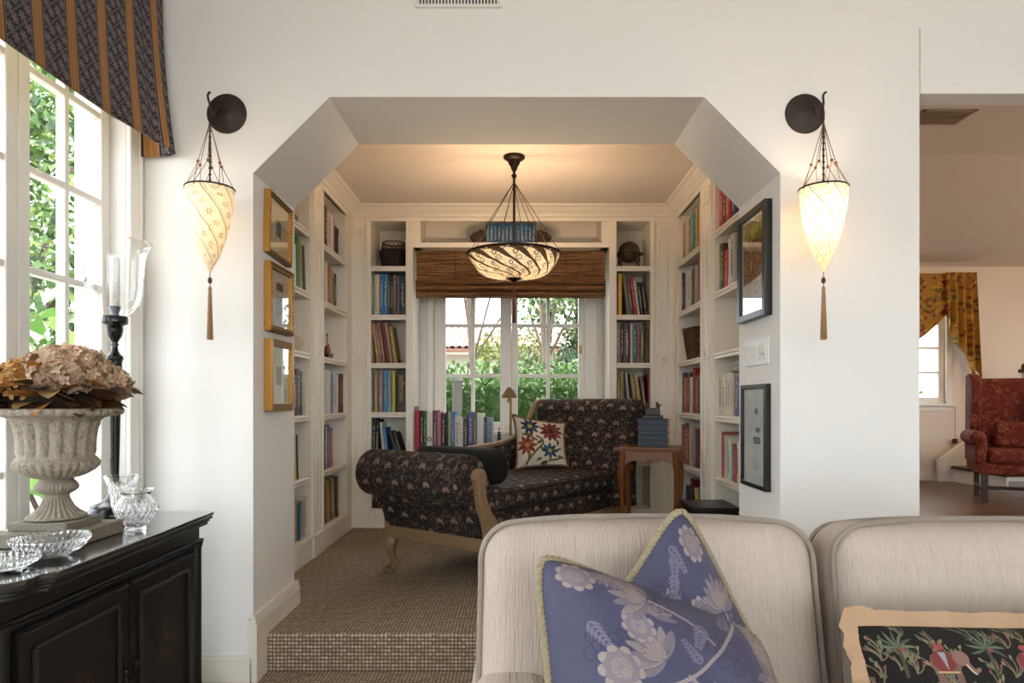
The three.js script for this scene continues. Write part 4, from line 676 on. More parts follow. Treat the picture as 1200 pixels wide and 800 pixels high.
// ---------------------------------------------------------------- side table with the stack of spiral-bound volumes
{
  const t = thing('side_table', 'carved walnut side table with curved legs next to the chaise', 'table', [0.825, 0, -4.20], -17.6 * PI / 180), w = 0.345, d = 0.25, h = 0.675;
  part('table_top', [rbox(w + 0.03, 0.018, d + 0.03, 0.006, 0, h - 0.009, 0), rbox(w + 0.012, 0.012, d + 0.012, 0.004, 0, h - 0.024, 0)], walnut, t);
  const apron = (l) => { const s = new THREE.Shape(); s.moveTo(-l / 2, h - 0.03); s.lineTo(l / 2, h - 0.03); s.lineTo(l / 2, h - 0.13); s.quadraticCurveTo(l * 0.38, h - 0.075, l * 0.2, h - 0.082); s.quadraticCurveTo(0, h - 0.105, -l * 0.2, h - 0.082); s.quadraticCurveTo(-l * 0.38, h - 0.075, -l / 2, h - 0.13); s.closePath(); return ext(s, 0.016, 0.002); };
  part('apron', apron(w - 0.03).translate(0, 0, d / 2 - 0.018), walnut, t); part('apron', apron(w - 0.03).translate(0, 0, -d / 2 + 0.002), walnut, t);
  part('apron', apron(d - 0.03).rotateY(PI / 2).translate(w / 2 - 0.018, 0, 0), walnut, t); part('apron', apron(d - 0.03).rotateY(PI / 2).translate(-w / 2 + 0.002, 0, 0), walnut, t);
  part('carving', [new THREE.TorusGeometry(0.014, 0.004, 6, 14, PI).translate(0, h - 0.09, d / 2 + 0.002), ball(0.007, 0, h - 0.086, d / 2 + 0.002, 8)], walnut, t);
  for (const sx of [-1, 1]) for (const sz of [-1, 1]) {
    const x = sx * (w / 2 - 0.018), z = sz * (d / 2 - 0.018), pts = [[0, h - 0.03], [0.004, h - 0.09], [0.012, h - 0.16], [0.008, 0.36], [-0.004, 0.18], [-0.006, 0.07], [0.012, 0.012]];
    const c = new THREE.CatmullRomCurve3(pts.map(([o, y]) => V(x + sx * o, y, z + sz * o))), g = new THREE.TubeGeometry(c, 36, 1, 8), p = g.attributes.position, rad = (f) => 0.024 - 0.012 * Math.min(1, f * 1.25) + (f > 0.93 ? 0.008 : 0);
    for (let i = 0; i <= 36; i++) { const q = c.getPointAt(i / 36), r = rad(i / 36); for (let j = 0; j <= 8; j++) { const n = i * 9 + j; p.setXYZ(n, q.x + (p.getX(n) - q.x) * r, Math.max(0.002, q.y + (p.getY(n) - q.y) * r), q.z + (p.getZ(n) - q.z) * r); } }
    g.computeVertexNormals(); part('leg', [g, rbox(0.04, 0.014, 0.04, 0.006, x + sx * 0.014, 0.007, z + sz * 0.014)], walnut, t);
  }
  const blue = ['#243040', '#2c3a4c', '#202a3a', '#37424e'].map((c) => std(c, 0.55));
  for (let i = 0; i < 11; i++) {
    const o = thing('bound_volume', `blue-grey spiral-bound volume on the side table, ${ORD[i]} up in its flat stack`, 'book', [0.832 + rr(-0.004, 0.004), h + 0.0006 + i * 0.0153, -4.17 + rr(-0.004, 0.004)], -17.6 * PI / 180 + rr(-0.03, 0.03), 'stack of spiral-bound volumes on the side table');
    part('cover', [rbox(0.172, 0.003, 0.15, 0.001, 0, 0.0016, 0, 1), rbox(0.172, 0.003, 0.15, 0.001, 0, 0.0133, 0, 1)], blue[i % 4], o);
    part('pages', box(0.166, 0.0085, 0.144, -0.001, 0.0075, 0), i % 2 ? std('#5a626c', 0.9) : std('#4c545e', 0.9), o);
    part('binding', [0, 1, 2, 3, 4, 5, 6].map((k) => new THREE.TorusGeometry(0.0068, 0.0014, 5, 10).translate(0.086, 0.0075, -0.06 + k * 0.02)), std('#b8a888', 0.5), o);
  }
  const b = thing('trinket_box', 'small black box topped with two bird figures on the volume stack', 'box', [0.83, h + 11 * 0.0153 + 0.001, -4.18], -0.2), bk = std('#171310', 0.45);
  part('base', rbox(0.125, 0.02, 0.08, 0.004, 0, 0.01, 0), bk, b); part('body', rbox(0.09, 0.045, 0.06, 0.004, 0, 0.042, 0), bk, b);
  for (const s of [-1, 1]) part('bird', [ball(0.014, s * 0.032, 0.077, 0, 12).scale(1, 1, 1), new THREE.ConeGeometry(0.006, 0.03, 8).rotateZ(-s * 1.1).translate(s * 0.048, 0.083, 0), ball(0.008, s * 0.026, 0.094, 0, 10)], std('#3c2c1c', 0.4), b);
  solo('brass_dish', lathe([[0.0, 0], [0.015, 0], [0.022, 0.01], [0.02, 0.011], [0.012, 0.003], [0, 0.003]], 18).translate(0.70, h + 0.0005, -4.19), brass, 'tiny brass dish on the side table beside the volume stack', 'dish');
}
{ // low black stool in front of the right-hand bookcase
  const t = thing('low_stool', 'low black wooden stool in front of the bookcase', 'stool', [1.04, 0, -3.70], 0.0), m = std('#1a1716', 0.35);
  part('seat', [rbox(0.25, 0.022, 0.30, 0.006, 0, 0.385, 0), rbox(0.23, 0.05, 0.28, 0.004, 0, 0.35, 0)], m, t);
  for (const x of [-1, 1]) for (const z of [-1, 1]) part('leg', rbox(0.03, 0.34, 0.03, 0.005, x * 0.095, 0.17, z * 0.12), m, t);
}

// ---------------------------------------------------------------- silk cone lamps on the front wall
const coneArt = canvas(1024, 1024, (g, w, h) => {
  g.fillStyle = '#f0e5cb'; g.fillRect(0, 0, w, h);
  const n = 6; g.strokeStyle = '#6f5530'; g.lineWidth = 7;
  for (let k = -3; k < n + 3; k++) for (const off of [0, 20]) { g.beginPath(); for (let i = 0; i <= 40; i++) { const v = i / 40; g.lineTo(k * w / n + off + 620 * Math.pow(v, 1.35), v * h); } g.lineWidth = off ? 3 : 7; g.stroke(); }
  g.fillStyle = '#9a7c4c';
  for (let k = -4; k < n + 3; k++) for (let i = 0; i < 10; i++) {
    const v = 0.06 + i * 0.095, x = (k + 0.5) * w / n + 620 * Math.pow(v, 1.35), y = v * h;
    if (i % 2) { for (let q = 0; q < 6; q++) { g.beginPath(); g.ellipse(x + 17 * Math.cos(q * 1.047), y + 17 * Math.sin(q * 1.047), 10, 5, q * 1.047, 0, 7); g.fill(); } } else { g.strokeStyle = '#9a7c4c'; g.lineWidth = 4; g.beginPath(); g.arc(x, y, 26, 0, 7); g.stroke(); g.beginPath(); g.arc(x, y, 12, 0, 7); g.stroke(); }
    for (let q = 0; q < 12; q++) { g.beginPath(); g.arc(x + rr(-60, 60), y + rr(-42, 42), rr(2, 4.5), 0, 7); g.fill(); }
  }
});
const silk = phy({ map: tex(coneArt), roughness: 1, transmission: 0.35, thickness: 0, side: THREE.DoubleSide }); silk.map.flipY = false;
const cordMat = std('#7a5a34', 0.8), beadMat = std('#8a4a20', 0.5), beadRed = std('#5a2418', 0.35), tasselMat = std('#a98662', 0.85);
function coneLamp(label, px, plate, I, mirror) {
  const D = 2.545, S = F / D, t = thing('wall_lamp', label, 'lamp', [(px - CX) / S, 0, -D], 0, 'silk cone lamps flanking the opening');
  const yy = (p) => H + (CY - p) / S, Sw = F / 2.68;
  const X = (plate - CX) / Sw - (px - CX) / S, Y = H + (CY - 131) / Sw, zb = D - 2.70;    // wall at local z = zb
  part('wall_plate', [lathe([[0, 0.022], [0.018, 0.022], [0.02, 0.017], [0.034, 0.016], [0.036, 0.011], [0.054, 0.012], [0.058, 0.007], [0.072, 0.008], [0.078, 0.004], [0.079, 0], [0, 0]], 40).rotateX(PI / 2).translate(X, Y, zb + 0.001)], darkIron, t);
  part('hook', tube([[X, Y, zb + 0.015], [X * 0.6, Y + 0.004, zb + 0.07], [X * 0.15, yy(130), -0.03], [0, yy(122), 0], [-0.004, yy(112), 0.008], [0.006, yy(109), 0.01]], 0.0045, 30, 7), darkIron, t);
  const tip = yy(150), rim = yy(221), R = 27 / S, mid = yy(192);
  part('chain', [rod([0, yy(124), 0], [0, rim, 0], 0.0028, 6), ...Array.from({ length: 22 }, (_, i) => new THREE.TorusGeometry(0.0045, 0.0016, 4, 8).rotateY(i * PI / 2).translate(0, tip + 0.035 - i * 0.0115, 0))], darkIron, t);
  part('shade', lathe(smoothProfile([[27, 221], [26.6, 232], [25, 246], [21.8, 264], [17, 282], [10.5, 300], [4.5, 312], [1.6, 318]].map(([r, y]) => [r / S, yy(y)]), 36), 56), silk, t);
  part('rim', new THREE.TorusGeometry(R, 0.0034, 6, 48).rotateX(PI / 2).translate(0, rim, 0), bronze, t);
  for (let i = 0; i < 6; i++) {
    const a = i * PI / 3 + 0.25, b1 = a - PI / 6, b2 = a + PI / 6, M = [0.5 * R * Math.cos(a), mid, 0.5 * R * Math.sin(a)];
    part('cord', [rod([0, tip + 0.02, 0], M, 0.0014, 4), rod(M, [R * Math.cos(b1), rim, R * Math.sin(b1)], 0.0012, 4), rod(M, [R * Math.cos(b2), rim, R * Math.sin(b2)], 0.0012, 4)], cordMat, t);
    part('bead', ball(0.006, ...M, 8), beadMat, t); part('bead', ball(0.004, R * Math.cos(b1), rim - 0.004, R * Math.sin(b1), 6), beadMat, t);
  }
  part('drop_bead', [rod([0, yy(318), 0], [0, yy(336), 0], 0.0016, 5), ball(0.0095, 0, 0, 0, 12).scale(0.85, 1.35, 0.85).translate(0, yy(328.5), 0)], beadRed, t);
  const strands = []; for (let i = 0; i < 22; i++) { const a = i * 2.4, r = 0.012 * Math.sqrt(i / 22); strands.push(rod([r * 0.45 * Math.cos(a), yy(342), r * 0.45 * Math.sin(a)], [r * Math.cos(a), yy(397) + rr(-0.004, 0.004), r * Math.sin(a)], 0.0018, 4)); }
  part('tassel', [lathe([[0.001, yy(334)], [0.006, yy(337)], [0.007, yy(340)], [0.004, yy(342)], [0.006, yy(345)], [0.0, yy(346)]], 12), ...strands], tasselMat, t);
  const bulb = part('bulb', ball(0.021, 0, 0, 0, 16), std('#fff2dc', 0.5, { emissive: new THREE.Color().setRGB(1, 0.72, 0.42), emissiveIntensity: 1.6 * I }), t); bulb.position.set(0, yy(254), 0);
  const l = new THREE.PointLight(new THREE.Color().setRGB(1, 0.77, 0.53), 0.125 * I); l.position.set(0, yy(254), 0); l.castShadow = true; t.add(l);
}
coneLamp('silk cone wall lamp with tassel beside the striped valance, softly lit', 246, 263.5, 0.42, 1);
coneLamp('brightly lit silk cone wall lamp with tassel beside the doorway', 965, 945.5, 1.0, -1);
{ // air grille high on the wall
  const t = thing('wall_vent', 'white slotted air grille high on the wall above the opening', 'vent', [(537 - CX) / 296.3, 2.585, ZF]);
  part('frame', [rbox(0.345, 0.012, 0.012, 0.003, 0, -0.076, 0.006), rbox(0.345, 0.012, 0.012, 0.003, 0, 0.076, 0.006), rbox(0.012, 0.14, 0.012, 0.003, -0.166, 0, 0.006), rbox(0.012, 0.14, 0.012, 0.003, 0.166, 0, 0.006)], sashPaint, t);
  part('backing', box(0.33, 0.15, 0.002, 0, 0, 0.001), std('#3a3430', 0.8), t);
  for (let i = 0; i < 25; i++) part('slat', box(0.0065, 0.14, 0.006, -0.156 + i * 0.013, 0, 0.006), sashPaint, t);
}

// ---------------------------------------------------------------- striped valance over the french window
{
  const t = thing('window_valance', 'dark damask valance with gold stripes over the french window', 'valance');
  const c = canvas(1024, 1024, (g, w, h) => {                  // 0.64 m square
    g.fillStyle = '#2a2326'; g.fillRect(0, 0, w, h); g.lineCap = 'round';
    for (let j = 0; j < 12; j++) for (let i = 0; i < 12; i++) {
      const x = (i + 0.5) * 1024 / 12, y = (j + 0.5) * 1024 / 12;
      g.strokeStyle = '#6f666c'; g.lineWidth = 5; g.save(); g.translate(x, y); g.scale(0.667, 0.667); g.globalAlpha = 0.9;
      g.strokeStyle = '#5d565c'; g.lineWidth = 14; g.beginPath(); g.moveTo(-64, 64); g.quadraticCurveTo(-10, 10, 64, -64); g.stroke();
      g.strokeStyle = '#867b80'; g.lineWidth = 7;
      for (const [cx, cy] of [[-26, -26], [28, 28]]) for (let k = 0; k < 6; k++) { g.beginPath(); const a = k * PI / 3 + 0.3; g.moveTo(cx, cy); g.quadraticCurveTo(cx + 22 * Math.cos(a), cy + 22 * Math.sin(a), cx + 30 * Math.cos(a + 0.9), cy + 30 * Math.sin(a + 0.9)); g.stroke(); g.beginPath(); g.arc(cx + 26 * Math.cos(a + 0.4), cy + 26 * Math.sin(a + 0.4), 7, a, a + 4); g.stroke(); }
      g.restore();
    }
    for (let k = 0; k < 4; k++) {
      const x = (k + 0.5) * 256;
      g.fillStyle = '#3a2f33'; g.fillRect(x - 46, 0, 92, h); g.fillStyle = '#9b6c3c'; g.fillRect(x - 34, 0, 68, h); g.fillStyle = '#ad8050'; g.fillRect(x - 4, 0, 5, h); g.fillRect(x - 30, 0, 4, h); g.fillRect(x + 26, 0, 4, h); g.fillStyle = '#8a7f80'; g.fillRect(x - 46, 0, 3, h); g.fillRect(x + 43, 0, 3, h);
    }
  });
  const m = std('#ffffff', 0.85, { map: tex(c, [1 / 0.64, 1 / 0.64]), bumpMap: tex(fineNoise, [8, 8], false), bumpScale: 0.0012, side: THREE.DoubleSide });
  // front sheet: (s along -z, y); flares outwards at the hem, last part pleated, then returns to the wall
  const sheet = (inset, name, mat, ret = 0.13) => {
    const n = 120, k = 18, pos = [], uv = [], idx = [], L = 2.06;
    for (let i = 0; i <= n; i++) for (let j = 0; j <= k; j++) {
      const s = i / n * (L + ret), f = j / k, hem = 1.885 + 0.03 * Math.min(1, s / L) - 0.012 * Math.max(0, (s - L) / 0.13), y = 2.62 - (2.62 - hem) * f;
      let d = 0.6 + s, x = -1.385 + 0.028 * f * f + 0.004 * Math.sin(s * 7) + 0.03 * f * f * Math.max(0, (s - 1.7) / 0.36);
      if (s > 1.84) { const q = (s - 1.84) / 0.22; x += 0.014 * Math.sin(q * 12) * f * Math.min(1, q * 2); }
      if (s > L) { const q = (s - L) / 0.13; d = 0.6 + L + 0.02 * Math.sin(q * PI) * f; x -= q * (x + 1.49); }
      pos.push(x - inset, y, -(d - inset * 0.6)); uv.push(s + 0.015, y);
    }
    for (let i = 0; i < n; i++) for (let j = 0; j < k; j++) { const a = i * (k + 1) + j; idx.push(a, a + 1, a + k + 2, a, a + k + 2, a + k + 1); }
    const g = new THREE.BufferGeometry(); g.setAttribute('position', new THREE.Float32BufferAttribute(pos, 3)); g.setAttribute('uv', new THREE.Float32BufferAttribute(uv, 2)); g.setIndex(idx); g.computeVertexNormals(); part(name, g, mat, t);
  };
  sheet(0, 'face_fabric', m); sheet(0.006, 'lining', std('#a8987c', 0.9, { side: THREE.DoubleSide }), 0);
  part('mounting_board', box(0.08, 0.02, 2.06, -1.455, 2.62, -1.63), sashPaint, t);
}

// ---------------------------------------------------------------- black lacquer cabinet
const CT = 0.55;
{
  const t = thing('sideboard_cabinet', 'black lacquered two-door cabinet with moulded top below the french window', 'cabinet');
  // top outline in (x, D): straight front with a scalloped near corner
  const topShape = (o) => { const s = new THREE.Shape(); s.moveTo(-1.47, 2.485 + o * 0.3); s.lineTo(-1.105 + o, 2.485 + o * 0.3); s.lineTo(-1.078 + o, 1.60); s.quadraticCurveTo(-1.10 + o, 1.585, -1.10 + o, 1.56); s.bezierCurveTo(-1.09 + o, 1.51, -1.14 + o, 1.475 - o, -1.22, 1.465 - o); s.lineTo(-1.47, 1.455 - o); s.closePath(); return s; };
  const slab = (o, y, h, b) => ext(topShape(o), h - 2 * b, b, 10).rotateX(-PI / 2).translate(0, y + b, 0);   // shape y -> -z
  part('top', [slab(-0.003, CT - 0.014, 0.014, 0.003)], lacquerTop, t);
  part('top_moulding', [slab(-0.008, CT - 0.026, 0.012, 0.004), slab(-0.016, CT - 0.036, 0.01, 0.003), slab(-0.024, CT - 0.048, 0.012, 0.005)], blackLacquer, t);
  part('carcass', boxUV([bx(-1.465, -1.150, FLOOR + 0.06, CT - 0.04, -2.47, -1.50)]), blackLacquer, t);
  part('frieze_moulding', [rbox(0.34, 0.012, 1.0, 0.005, -1.308, 0.448, -1.985), rbox(0.335, 0.007, 0.995, 0.003, -1.308, 0.437, -1.985)], blackLacquer, t);
  part('base_moulding', [rbox(0.35, 0.06, 1.01, 0.008, -1.305, FLOOR + 0.03, -1.985)], blackLacquer, t);
  for (const z of [-2.445, -1.515]) part('corner_post', [cyl(0.02, 0.02, 0.50, -1.152, 0.18, z, 16), cyl(0.026, 0.022, 0.02, -1.152, 0.44, z, 16), cyl(0.022, 0.026, 0.02, -1.152, -0.07, z, 16)], blackLacquer, t);
  const paint = (() => { const c = canvas(512, 768, (g, w, h) => {
    g.fillStyle = '#0b0807'; g.fillRect(0, 0, w, h); for (let i = 0; i < 700; i++) { g.globalAlpha = rr(0.05, 0.25); g.fillStyle = ['#22150e', '#170e0a', '#070505'][rnd() * 3 | 0]; g.fillRect(rnd() * w, rnd() * h, rr(1, 3), rr(3, 50)); }
    for (let i = 0; i < 46; i++) { const a = rnd() * 6.3, r = 90 * Math.sqrt(rnd()), x = w * 0.52 + r * Math.cos(a), y = h * 0.5 + 1.5 * r * Math.sin(a); g.globalAlpha = rr(0.25, 0.6); g.fillStyle = ['#4a3022', '#5a3a2a', '#3c2a20'][i % 3]; for (let k = 0; k < 5; k++) { g.beginPath(); g.ellipse(x + 9 * Math.cos(k * 1.26), y + 9 * Math.sin(k * 1.26), 9, 5, k * 1.26, 0, 7); g.fill(); } }
    g.globalAlpha = 0.4; g.strokeStyle = '#4a3022'; g.lineWidth = 3; for (let k = 0; k < 7; k++) { g.beginPath(); g.moveTo(w * 0.5, h * 0.85); g.quadraticCurveTo(w * rr(0.3, 0.7), h * 0.6, w * rr(0.3, 0.75), h * rr(0.3, 0.5)); g.stroke(); } g.globalAlpha = 1; });
    return std('#ffffff', 0.5, { map: tex(c) }); })();
  for (const [z0, z1, s] of [[2.005, 2.405, -1], [1.555, 1.995, 1]]) {
    const zm = -(z0 + z1) / 2, w = z1 - z0, door = part('door', [bx(-1.158, -1.136, -0.075, 0.425, -z1, -z0)], blackLacquer, t);
    part('door_panel', new THREE.PlaneGeometry(w - 0.12, 0.38).rotateY(PI / 2).translate(-1.1345, 0.175, zm), paint, door);
    const x = -1.132; part('panel_moulding', [rbox(0.012, 0.012, w - 0.1, 0.004, x, 0.37, zm), rbox(0.012, 0.012, w - 0.1, 0.004, x, -0.02, zm), rbox(0.012, 0.39, 0.012, 0.004, x, 0.175, zm - w / 2 + 0.05), rbox(0.012, 0.39, 0.012, 0.004, x, 0.175, zm + w / 2 - 0.05), rbox(0.008, 0.006, w - 0.01, 0.002, x, 0.415, zm)], blackLacquer, door);
    part('escutcheon', [ball(0.011, -1.13, 0.17, zm - s * (w / 2 - 0.022), 10), rbox(0.004, 0.07, 0.014, 0.002, -1.134, 0.17, zm - s * (w / 2 - 0.022))], bronze, door);
  }
}
// ---------------------------------------------------------------- stone urn and dried flowers
const UX = -1.325, UD = 1.965, US = F / UD;
{
  const t = thing('garden_urn', 'weathered beige stone urn with fluted bell on stepped square plinth', 'urn', [UX, CT, -UD]);
  const stone = std('#ffffff', 0.85, { map: tex(canvas(256, 256, (g, w, h) => { g.fillStyle = '#a09687'; g.fillRect(0, 0, w, h); for (let i = 0; i < 1400; i++) { g.globalAlpha = rr(0.08, 0.4); g.fillStyle = ['#bab0a2', '#857b6e', '#9a9082', '#c4bbae', '#6f665a'][rnd() * 5 | 0]; g.beginPath(); g.ellipse(rnd() * w, rnd() * h, rr(1, 7), rr(1, 10), rr(0, 3), 0, 7); g.fill(); } }), [6, 0.6]), bumpMap: tex(fineNoise, [8, 0.9], false), bumpScale: 0.003 });
  const y = (p) => 0.062 + (603 - p) / US, r = (p) => p / US;
  const fl = (pts, n, amp, from, to, seg = 128) => { const g = lathe(pts, seg), p = g.attributes.position; for (let i = 0; i < p.count; i++) { const q = p.getY(i); if (q < from || q > to) continue; const e = Math.min(1, Math.min(q - from, to - q) / ((to - from) * 0.12)), a = Math.atan2(p.getZ(i), p.getX(i)), k = 1 + amp * e * (Math.abs(Math.sin(a * n / 2)) - 0.55); p.setX(i, p.getX(i) * k); p.setZ(i, p.getZ(i) * k); } g.computeVertexNormals(); return g; };
  part('plinth', [rbox(0.245, 0.04, 0.245, 0.006, 0, 0.0205, 0), rbox(0.165, 0.022, 0.165, 0.004, 0, 0.0515, 0)], stone, t);
  part('foot', fl(smoothProfile([[31, 601], [30, 599], [24, 595], [17, 588], [13.5, 580], [13, 573]].map(([a, b]) => [r(a), y(b)]), 30), 26, 0.13, y(600), y(578), 156), stone, t);
  part('collar', fl(smoothProfile([[13, 574], [17, 572], [21.5, 568], [22, 565], [20, 560], [17, 557], [17.5, 554]].map(([a, b]) => [r(a), y(b)]), 24), 36, 0.06, y(572), y(561), 180), stone, t);
  part('bowl', fl(smoothProfile([[12, 556], [24, 554], [34, 549], [41, 543], [43, 537], [42, 533], [38.5, 530]].map(([a, b]) => [r(a), y(b)]), 30), 30, 0.075, y(554), y(535), 180), stone, t);
  part('bell', fl(smoothProfile([[38.5, 531], [37.6, 520], [38, 508], [39.5, 498], [42.5, 490], [49, 484.5], [60, 482]].map(([a, b]) => [r(a), y(b)]), 36), 16, 0.14, y(529), y(487), 192), stone, t);
  const rimG = fl(smoothProfile([[58, 483], [65.5, 481.5], [68, 478], [67, 474.5], [62, 473.5], [52, 476], [40, 490], [30, 495], [0.2, 495]].map(([a, b]) => [r(a), y(b)]), 40), 44, 0.03, y(482), y(474), 220); part('rim', rimG, stone, t);
}
{
  const top = CT + 0.062 + (603 - 472) / US, t = thing('dried_flower_arrangement', 'dried beige hydrangea heads over dark and orange leaves in the urn', 'flowers', [UX, top, -UD]);
  const petal = (() => { const g = new THREE.BufferGeometry(); const p = [0, 0, 0, 0.5, 0.12, -0.42, 1, 0.05, -0.3, 1.12, -0.05, 0, 1, 0.05, 0.3, 0.5, 0.12, 0.42]; g.setAttribute('position', new THREE.Float32BufferAttribute(p, 3)); g.setAttribute('uv', new THREE.Float32BufferAttribute(new Array(12).fill(0), 2)); g.setIndex([0, 2, 1, 0, 3, 2, 0, 4, 3, 0, 5, 4]); g.computeVertexNormals(); return g.toNonIndexed(); })();
  const tint = (g, c) => { const n = g.attributes.position.count, a = new Float32Array(n * 3); for (let i = 0; i < n; i++) a.set([c.r, c.g, c.b], i * 3); g.setAttribute('color', new THREE.BufferAttribute(a, 3)); return g; };
  const pm = phy({ vertexColors: true, roughness: 0.9, side: THREE.DoubleSide, transmission: 0.25, thickness: 0 });
  const head = (x, y, z, R, sy, cols, n) => {
    const g = [];
    for (let i = 0; i < n; i++) {
      const u = 1 - 1.55 * (i + 0.5) / n, a = i * 2.39996, q = Math.sqrt(Math.max(0, 1 - u * u)), dir = V(q * Math.cos(a), u, q * Math.sin(a)), c = new THREE.Color(cols[rnd() * cols.length | 0]).multiplyScalar(rr(0.85, 1.12)), Rq = R * rr(0.86, 1.05);
      const quat = new THREE.Quaternion().setFromUnitVectors(V(0, 1, 0), dir.clone().add(V(rr(-0.5, 0.5), rr(-0.3, 0.5), rr(-0.5, 0.5))).normalize()), rot = rnd() * 6.3;
      for (let k = 0; k < 4; k++) { const m = petal.clone().scale(0.017, 0.02, 0.014).rotateZ(0.35).rotateY(rot + k * PI / 2); m.applyQuaternion(quat).translate(x + dir.x * Rq, y + dir.y * Rq * sy, z + dir.z * Rq); g.push(tint(m, c)); }
    }
    part('flower_head', g, pm, t);
  };
  const beige = ['#c4a68a', '#b49476', '#d2ba9e', '#a6866a', '#c8aa8c'];
  head(0.045, 0.092, 0.02, 0.108, 0.74, beige, 330); head(-0.09, 0.075, -0.03, 0.085, 0.7, ['#a8742c', '#b8843c', '#946020', '#c09850'], 150); head(0.03, 0.07, -0.10, 0.085, 0.7, beige, 140); head(-0.06, 0.06, 0.09, 0.075, 0.7, ['#b8803a', '#a06a28', '#c89c5c'], 120); head(0.125, 0.07, -0.03, 0.06, 0.7, beige, 110);
  part('moss_base', ball(0.12, 0, 0, 0, 20).scale(1, 0.5, 1).translate(0, 0.012, 0), std('#2a2014', 0.95), t);
  // leaves round the rim, each bent along its rib
  const leafGeo = (l, w, bend) => { const pos = [], idx = [], n = 6; for (let i = 0; i <= n; i++) { const f = i / n, ww = w * Math.sin(PI * Math.min(0.999, 0.06 + 0.94 * f)) ** 0.8, y = -bend * f * f * l; pos.push(f * l, y + 0.15 * ww, -ww, f * l, y, 0, f * l, y + 0.15 * ww, ww); } for (let i = 0; i < n; i++) { const a = i * 3; idx.push(a, a + 1, a + 4, a, a + 4, a + 3, a + 1, a + 2, a + 5, a + 1, a + 5, a + 4); } const g = new THREE.BufferGeometry(); g.setAttribute('position', new THREE.Float32BufferAttribute(pos, 3)); g.setAttribute('uv', new THREE.Float32BufferAttribute(new Array(pos.length / 3 * 2).fill(0.5), 2)); g.setIndex(idx); g.computeVertexNormals(); return g; };
  const kinds = [leafGeo(0.105, 0.036, 0.3), leafGeo(0.095, 0.04, -0.1), leafGeo(0.115, 0.032, 0.15)];
  const lm = ['#4a301a', '#5a3a1e', '#38261a', '#8a5220', '#b8741e', '#6a4a26', '#9a7844'].map((c) => std(c, 0.6, { side: THREE.DoubleSide }));
  for (let i = 0; i < 96; i++) { const a = i * 2.39996, ring = i % 3, o = part('leaf', kinds[i % 3], lm[rnd() < 0.62 ? rnd() * 3 | 0 : 3 + (rnd() * 4 | 0)], t); const r = 0.085 + 0.018 * ring; o.position.set(r * Math.cos(a), 0.004 + 0.022 * ring + rr(0, 0.016), -r * Math.sin(a)); o.rotation.set(rr(-0.5, 0.5), a, rr(-0.16, 0.2), 'YXZ'); o.scale.setScalar(rr(0.72, 0.95)); }
  for (let i = 0; i < 14; i++) { const a = rnd() * 6.3, o = part('leaf', kinds[i % 3], lm[3 + (i % 4)], t); o.position.set(0.09 * Math.cos(a), 0.085 + rr(0, 0.03), -0.09 * Math.sin(a)); o.rotation.set(rr(-0.6, 0.6), a, rr(0.4, 0.9), 'YXZ'); o.scale.setScalar(0.62); }
}
// ---------------------------------------------------------------- hurricane lamp and crystal
{
  const D = 2.36, S = F / D, t = thing('hurricane_lamp', 'tall black candlestick with etched glass hurricane shade on the cabinet', 'candlestick', [(134.5 - CX) / S, CT, -D]), y = (p) => (608 - p) / S, r = (p) => p / S, ebony = std('#100e0e', 0.22);
  part('base', lathe([[29, 608], [29.5, 604], [28, 602], [28.5, 599], [25, 596], [25.5, 594], [20, 592], [13, 588.5], [8, 584], [5.5, 577], [5, 570], [4.6, 562]].map(([a, b]) => [r(a), y(b)]), 40), ebony, t);
  part('shaft', lathe([[4.6, 563], [5.8, 500], [7.8, 426], [9.2, 423], [9.2, 420], [7, 418.5], [4, 414], [3, 408], [4.5, 406], [3, 404], [4.5, 401], [7.5, 396], [9, 389], [8.5, 384], [13.5, 382], [14, 380]].map(([a, b]) => [r(a), y(b)]), 32), ebony, t);
  part('cup', lathe([[14, 380], [14, 375], [13, 373], [6, 373], [0, 373]].map(([a, b]) => [r(a), y(b)]), 32), ebony, t);
  part('candle_socket', lathe([[5, 373], [4, 369], [6.5, 362], [5.8, 361], [0, 362]].map(([a, b]) => [r(a), y(b)]), 20), std('#7f8796', 0.35, { metalness: 0.5 }), t);
  part('candle', lathe([[5.2, 363], [5.2, 306], [3.5, 303], [0.8, 301], [0, 298]].map(([a, b]) => [r(a), y(b)]), 20), std('#eeebe4', 0.5), t);
  const out = smoothProfile([[12.5, 373.5], [17, 370], [23.5, 362], [28.5, 350], [30.3, 336], [31, 320], [32.5, 304], [35.5, 293], [39.5, 287], [39, 285.5]].map(([a, b]) => [r(a), y(b)]), 36);
  const inn = out.slice().reverse().map(([a, b]) => [a - 0.0028, b - 0.0008]);
  part('glass_shade', lathe([...out, ...inn], 56), phy({ color: '#ffffff', roughness: 0.04, transmission: 1, thickness: 0.003, ior: 1.45 }), t);
  const et = std('#f2f2f2', 0.7); const fl = []; for (let k = 0; k < 5; k++) { const a = k * 1.257 + 0.5, Y = y(343), R = r(30.6); for (let q = 0; q < 6; q++) fl.push(new THREE.TorusGeometry(0.009, 0.0012, 4, 10).scale(1, 0.6, 0.6).rotateZ(q * 1.047).translate(0.012 * Math.cos(q * 1.047), 0.012 * Math.sin(q * 1.047) + Y, R).rotateY(a)); fl.push(tube([[0.0, Y - 0.012, R + 0.0005], [0.014, Y - 0.03, R - 0.002], [0.004, Y - 0.05, R - 0.006]], 0.0012, 10, 4).rotateY(a), tube([[0.0, Y + 0.014, R + 0.001], [-0.014, Y + 0.04, R + 0.003], [0.006, Y + 0.07, R + 0.006]], 0.0012, 10, 4).rotateY(a)); }
  part('etching', fl, et, t);
}
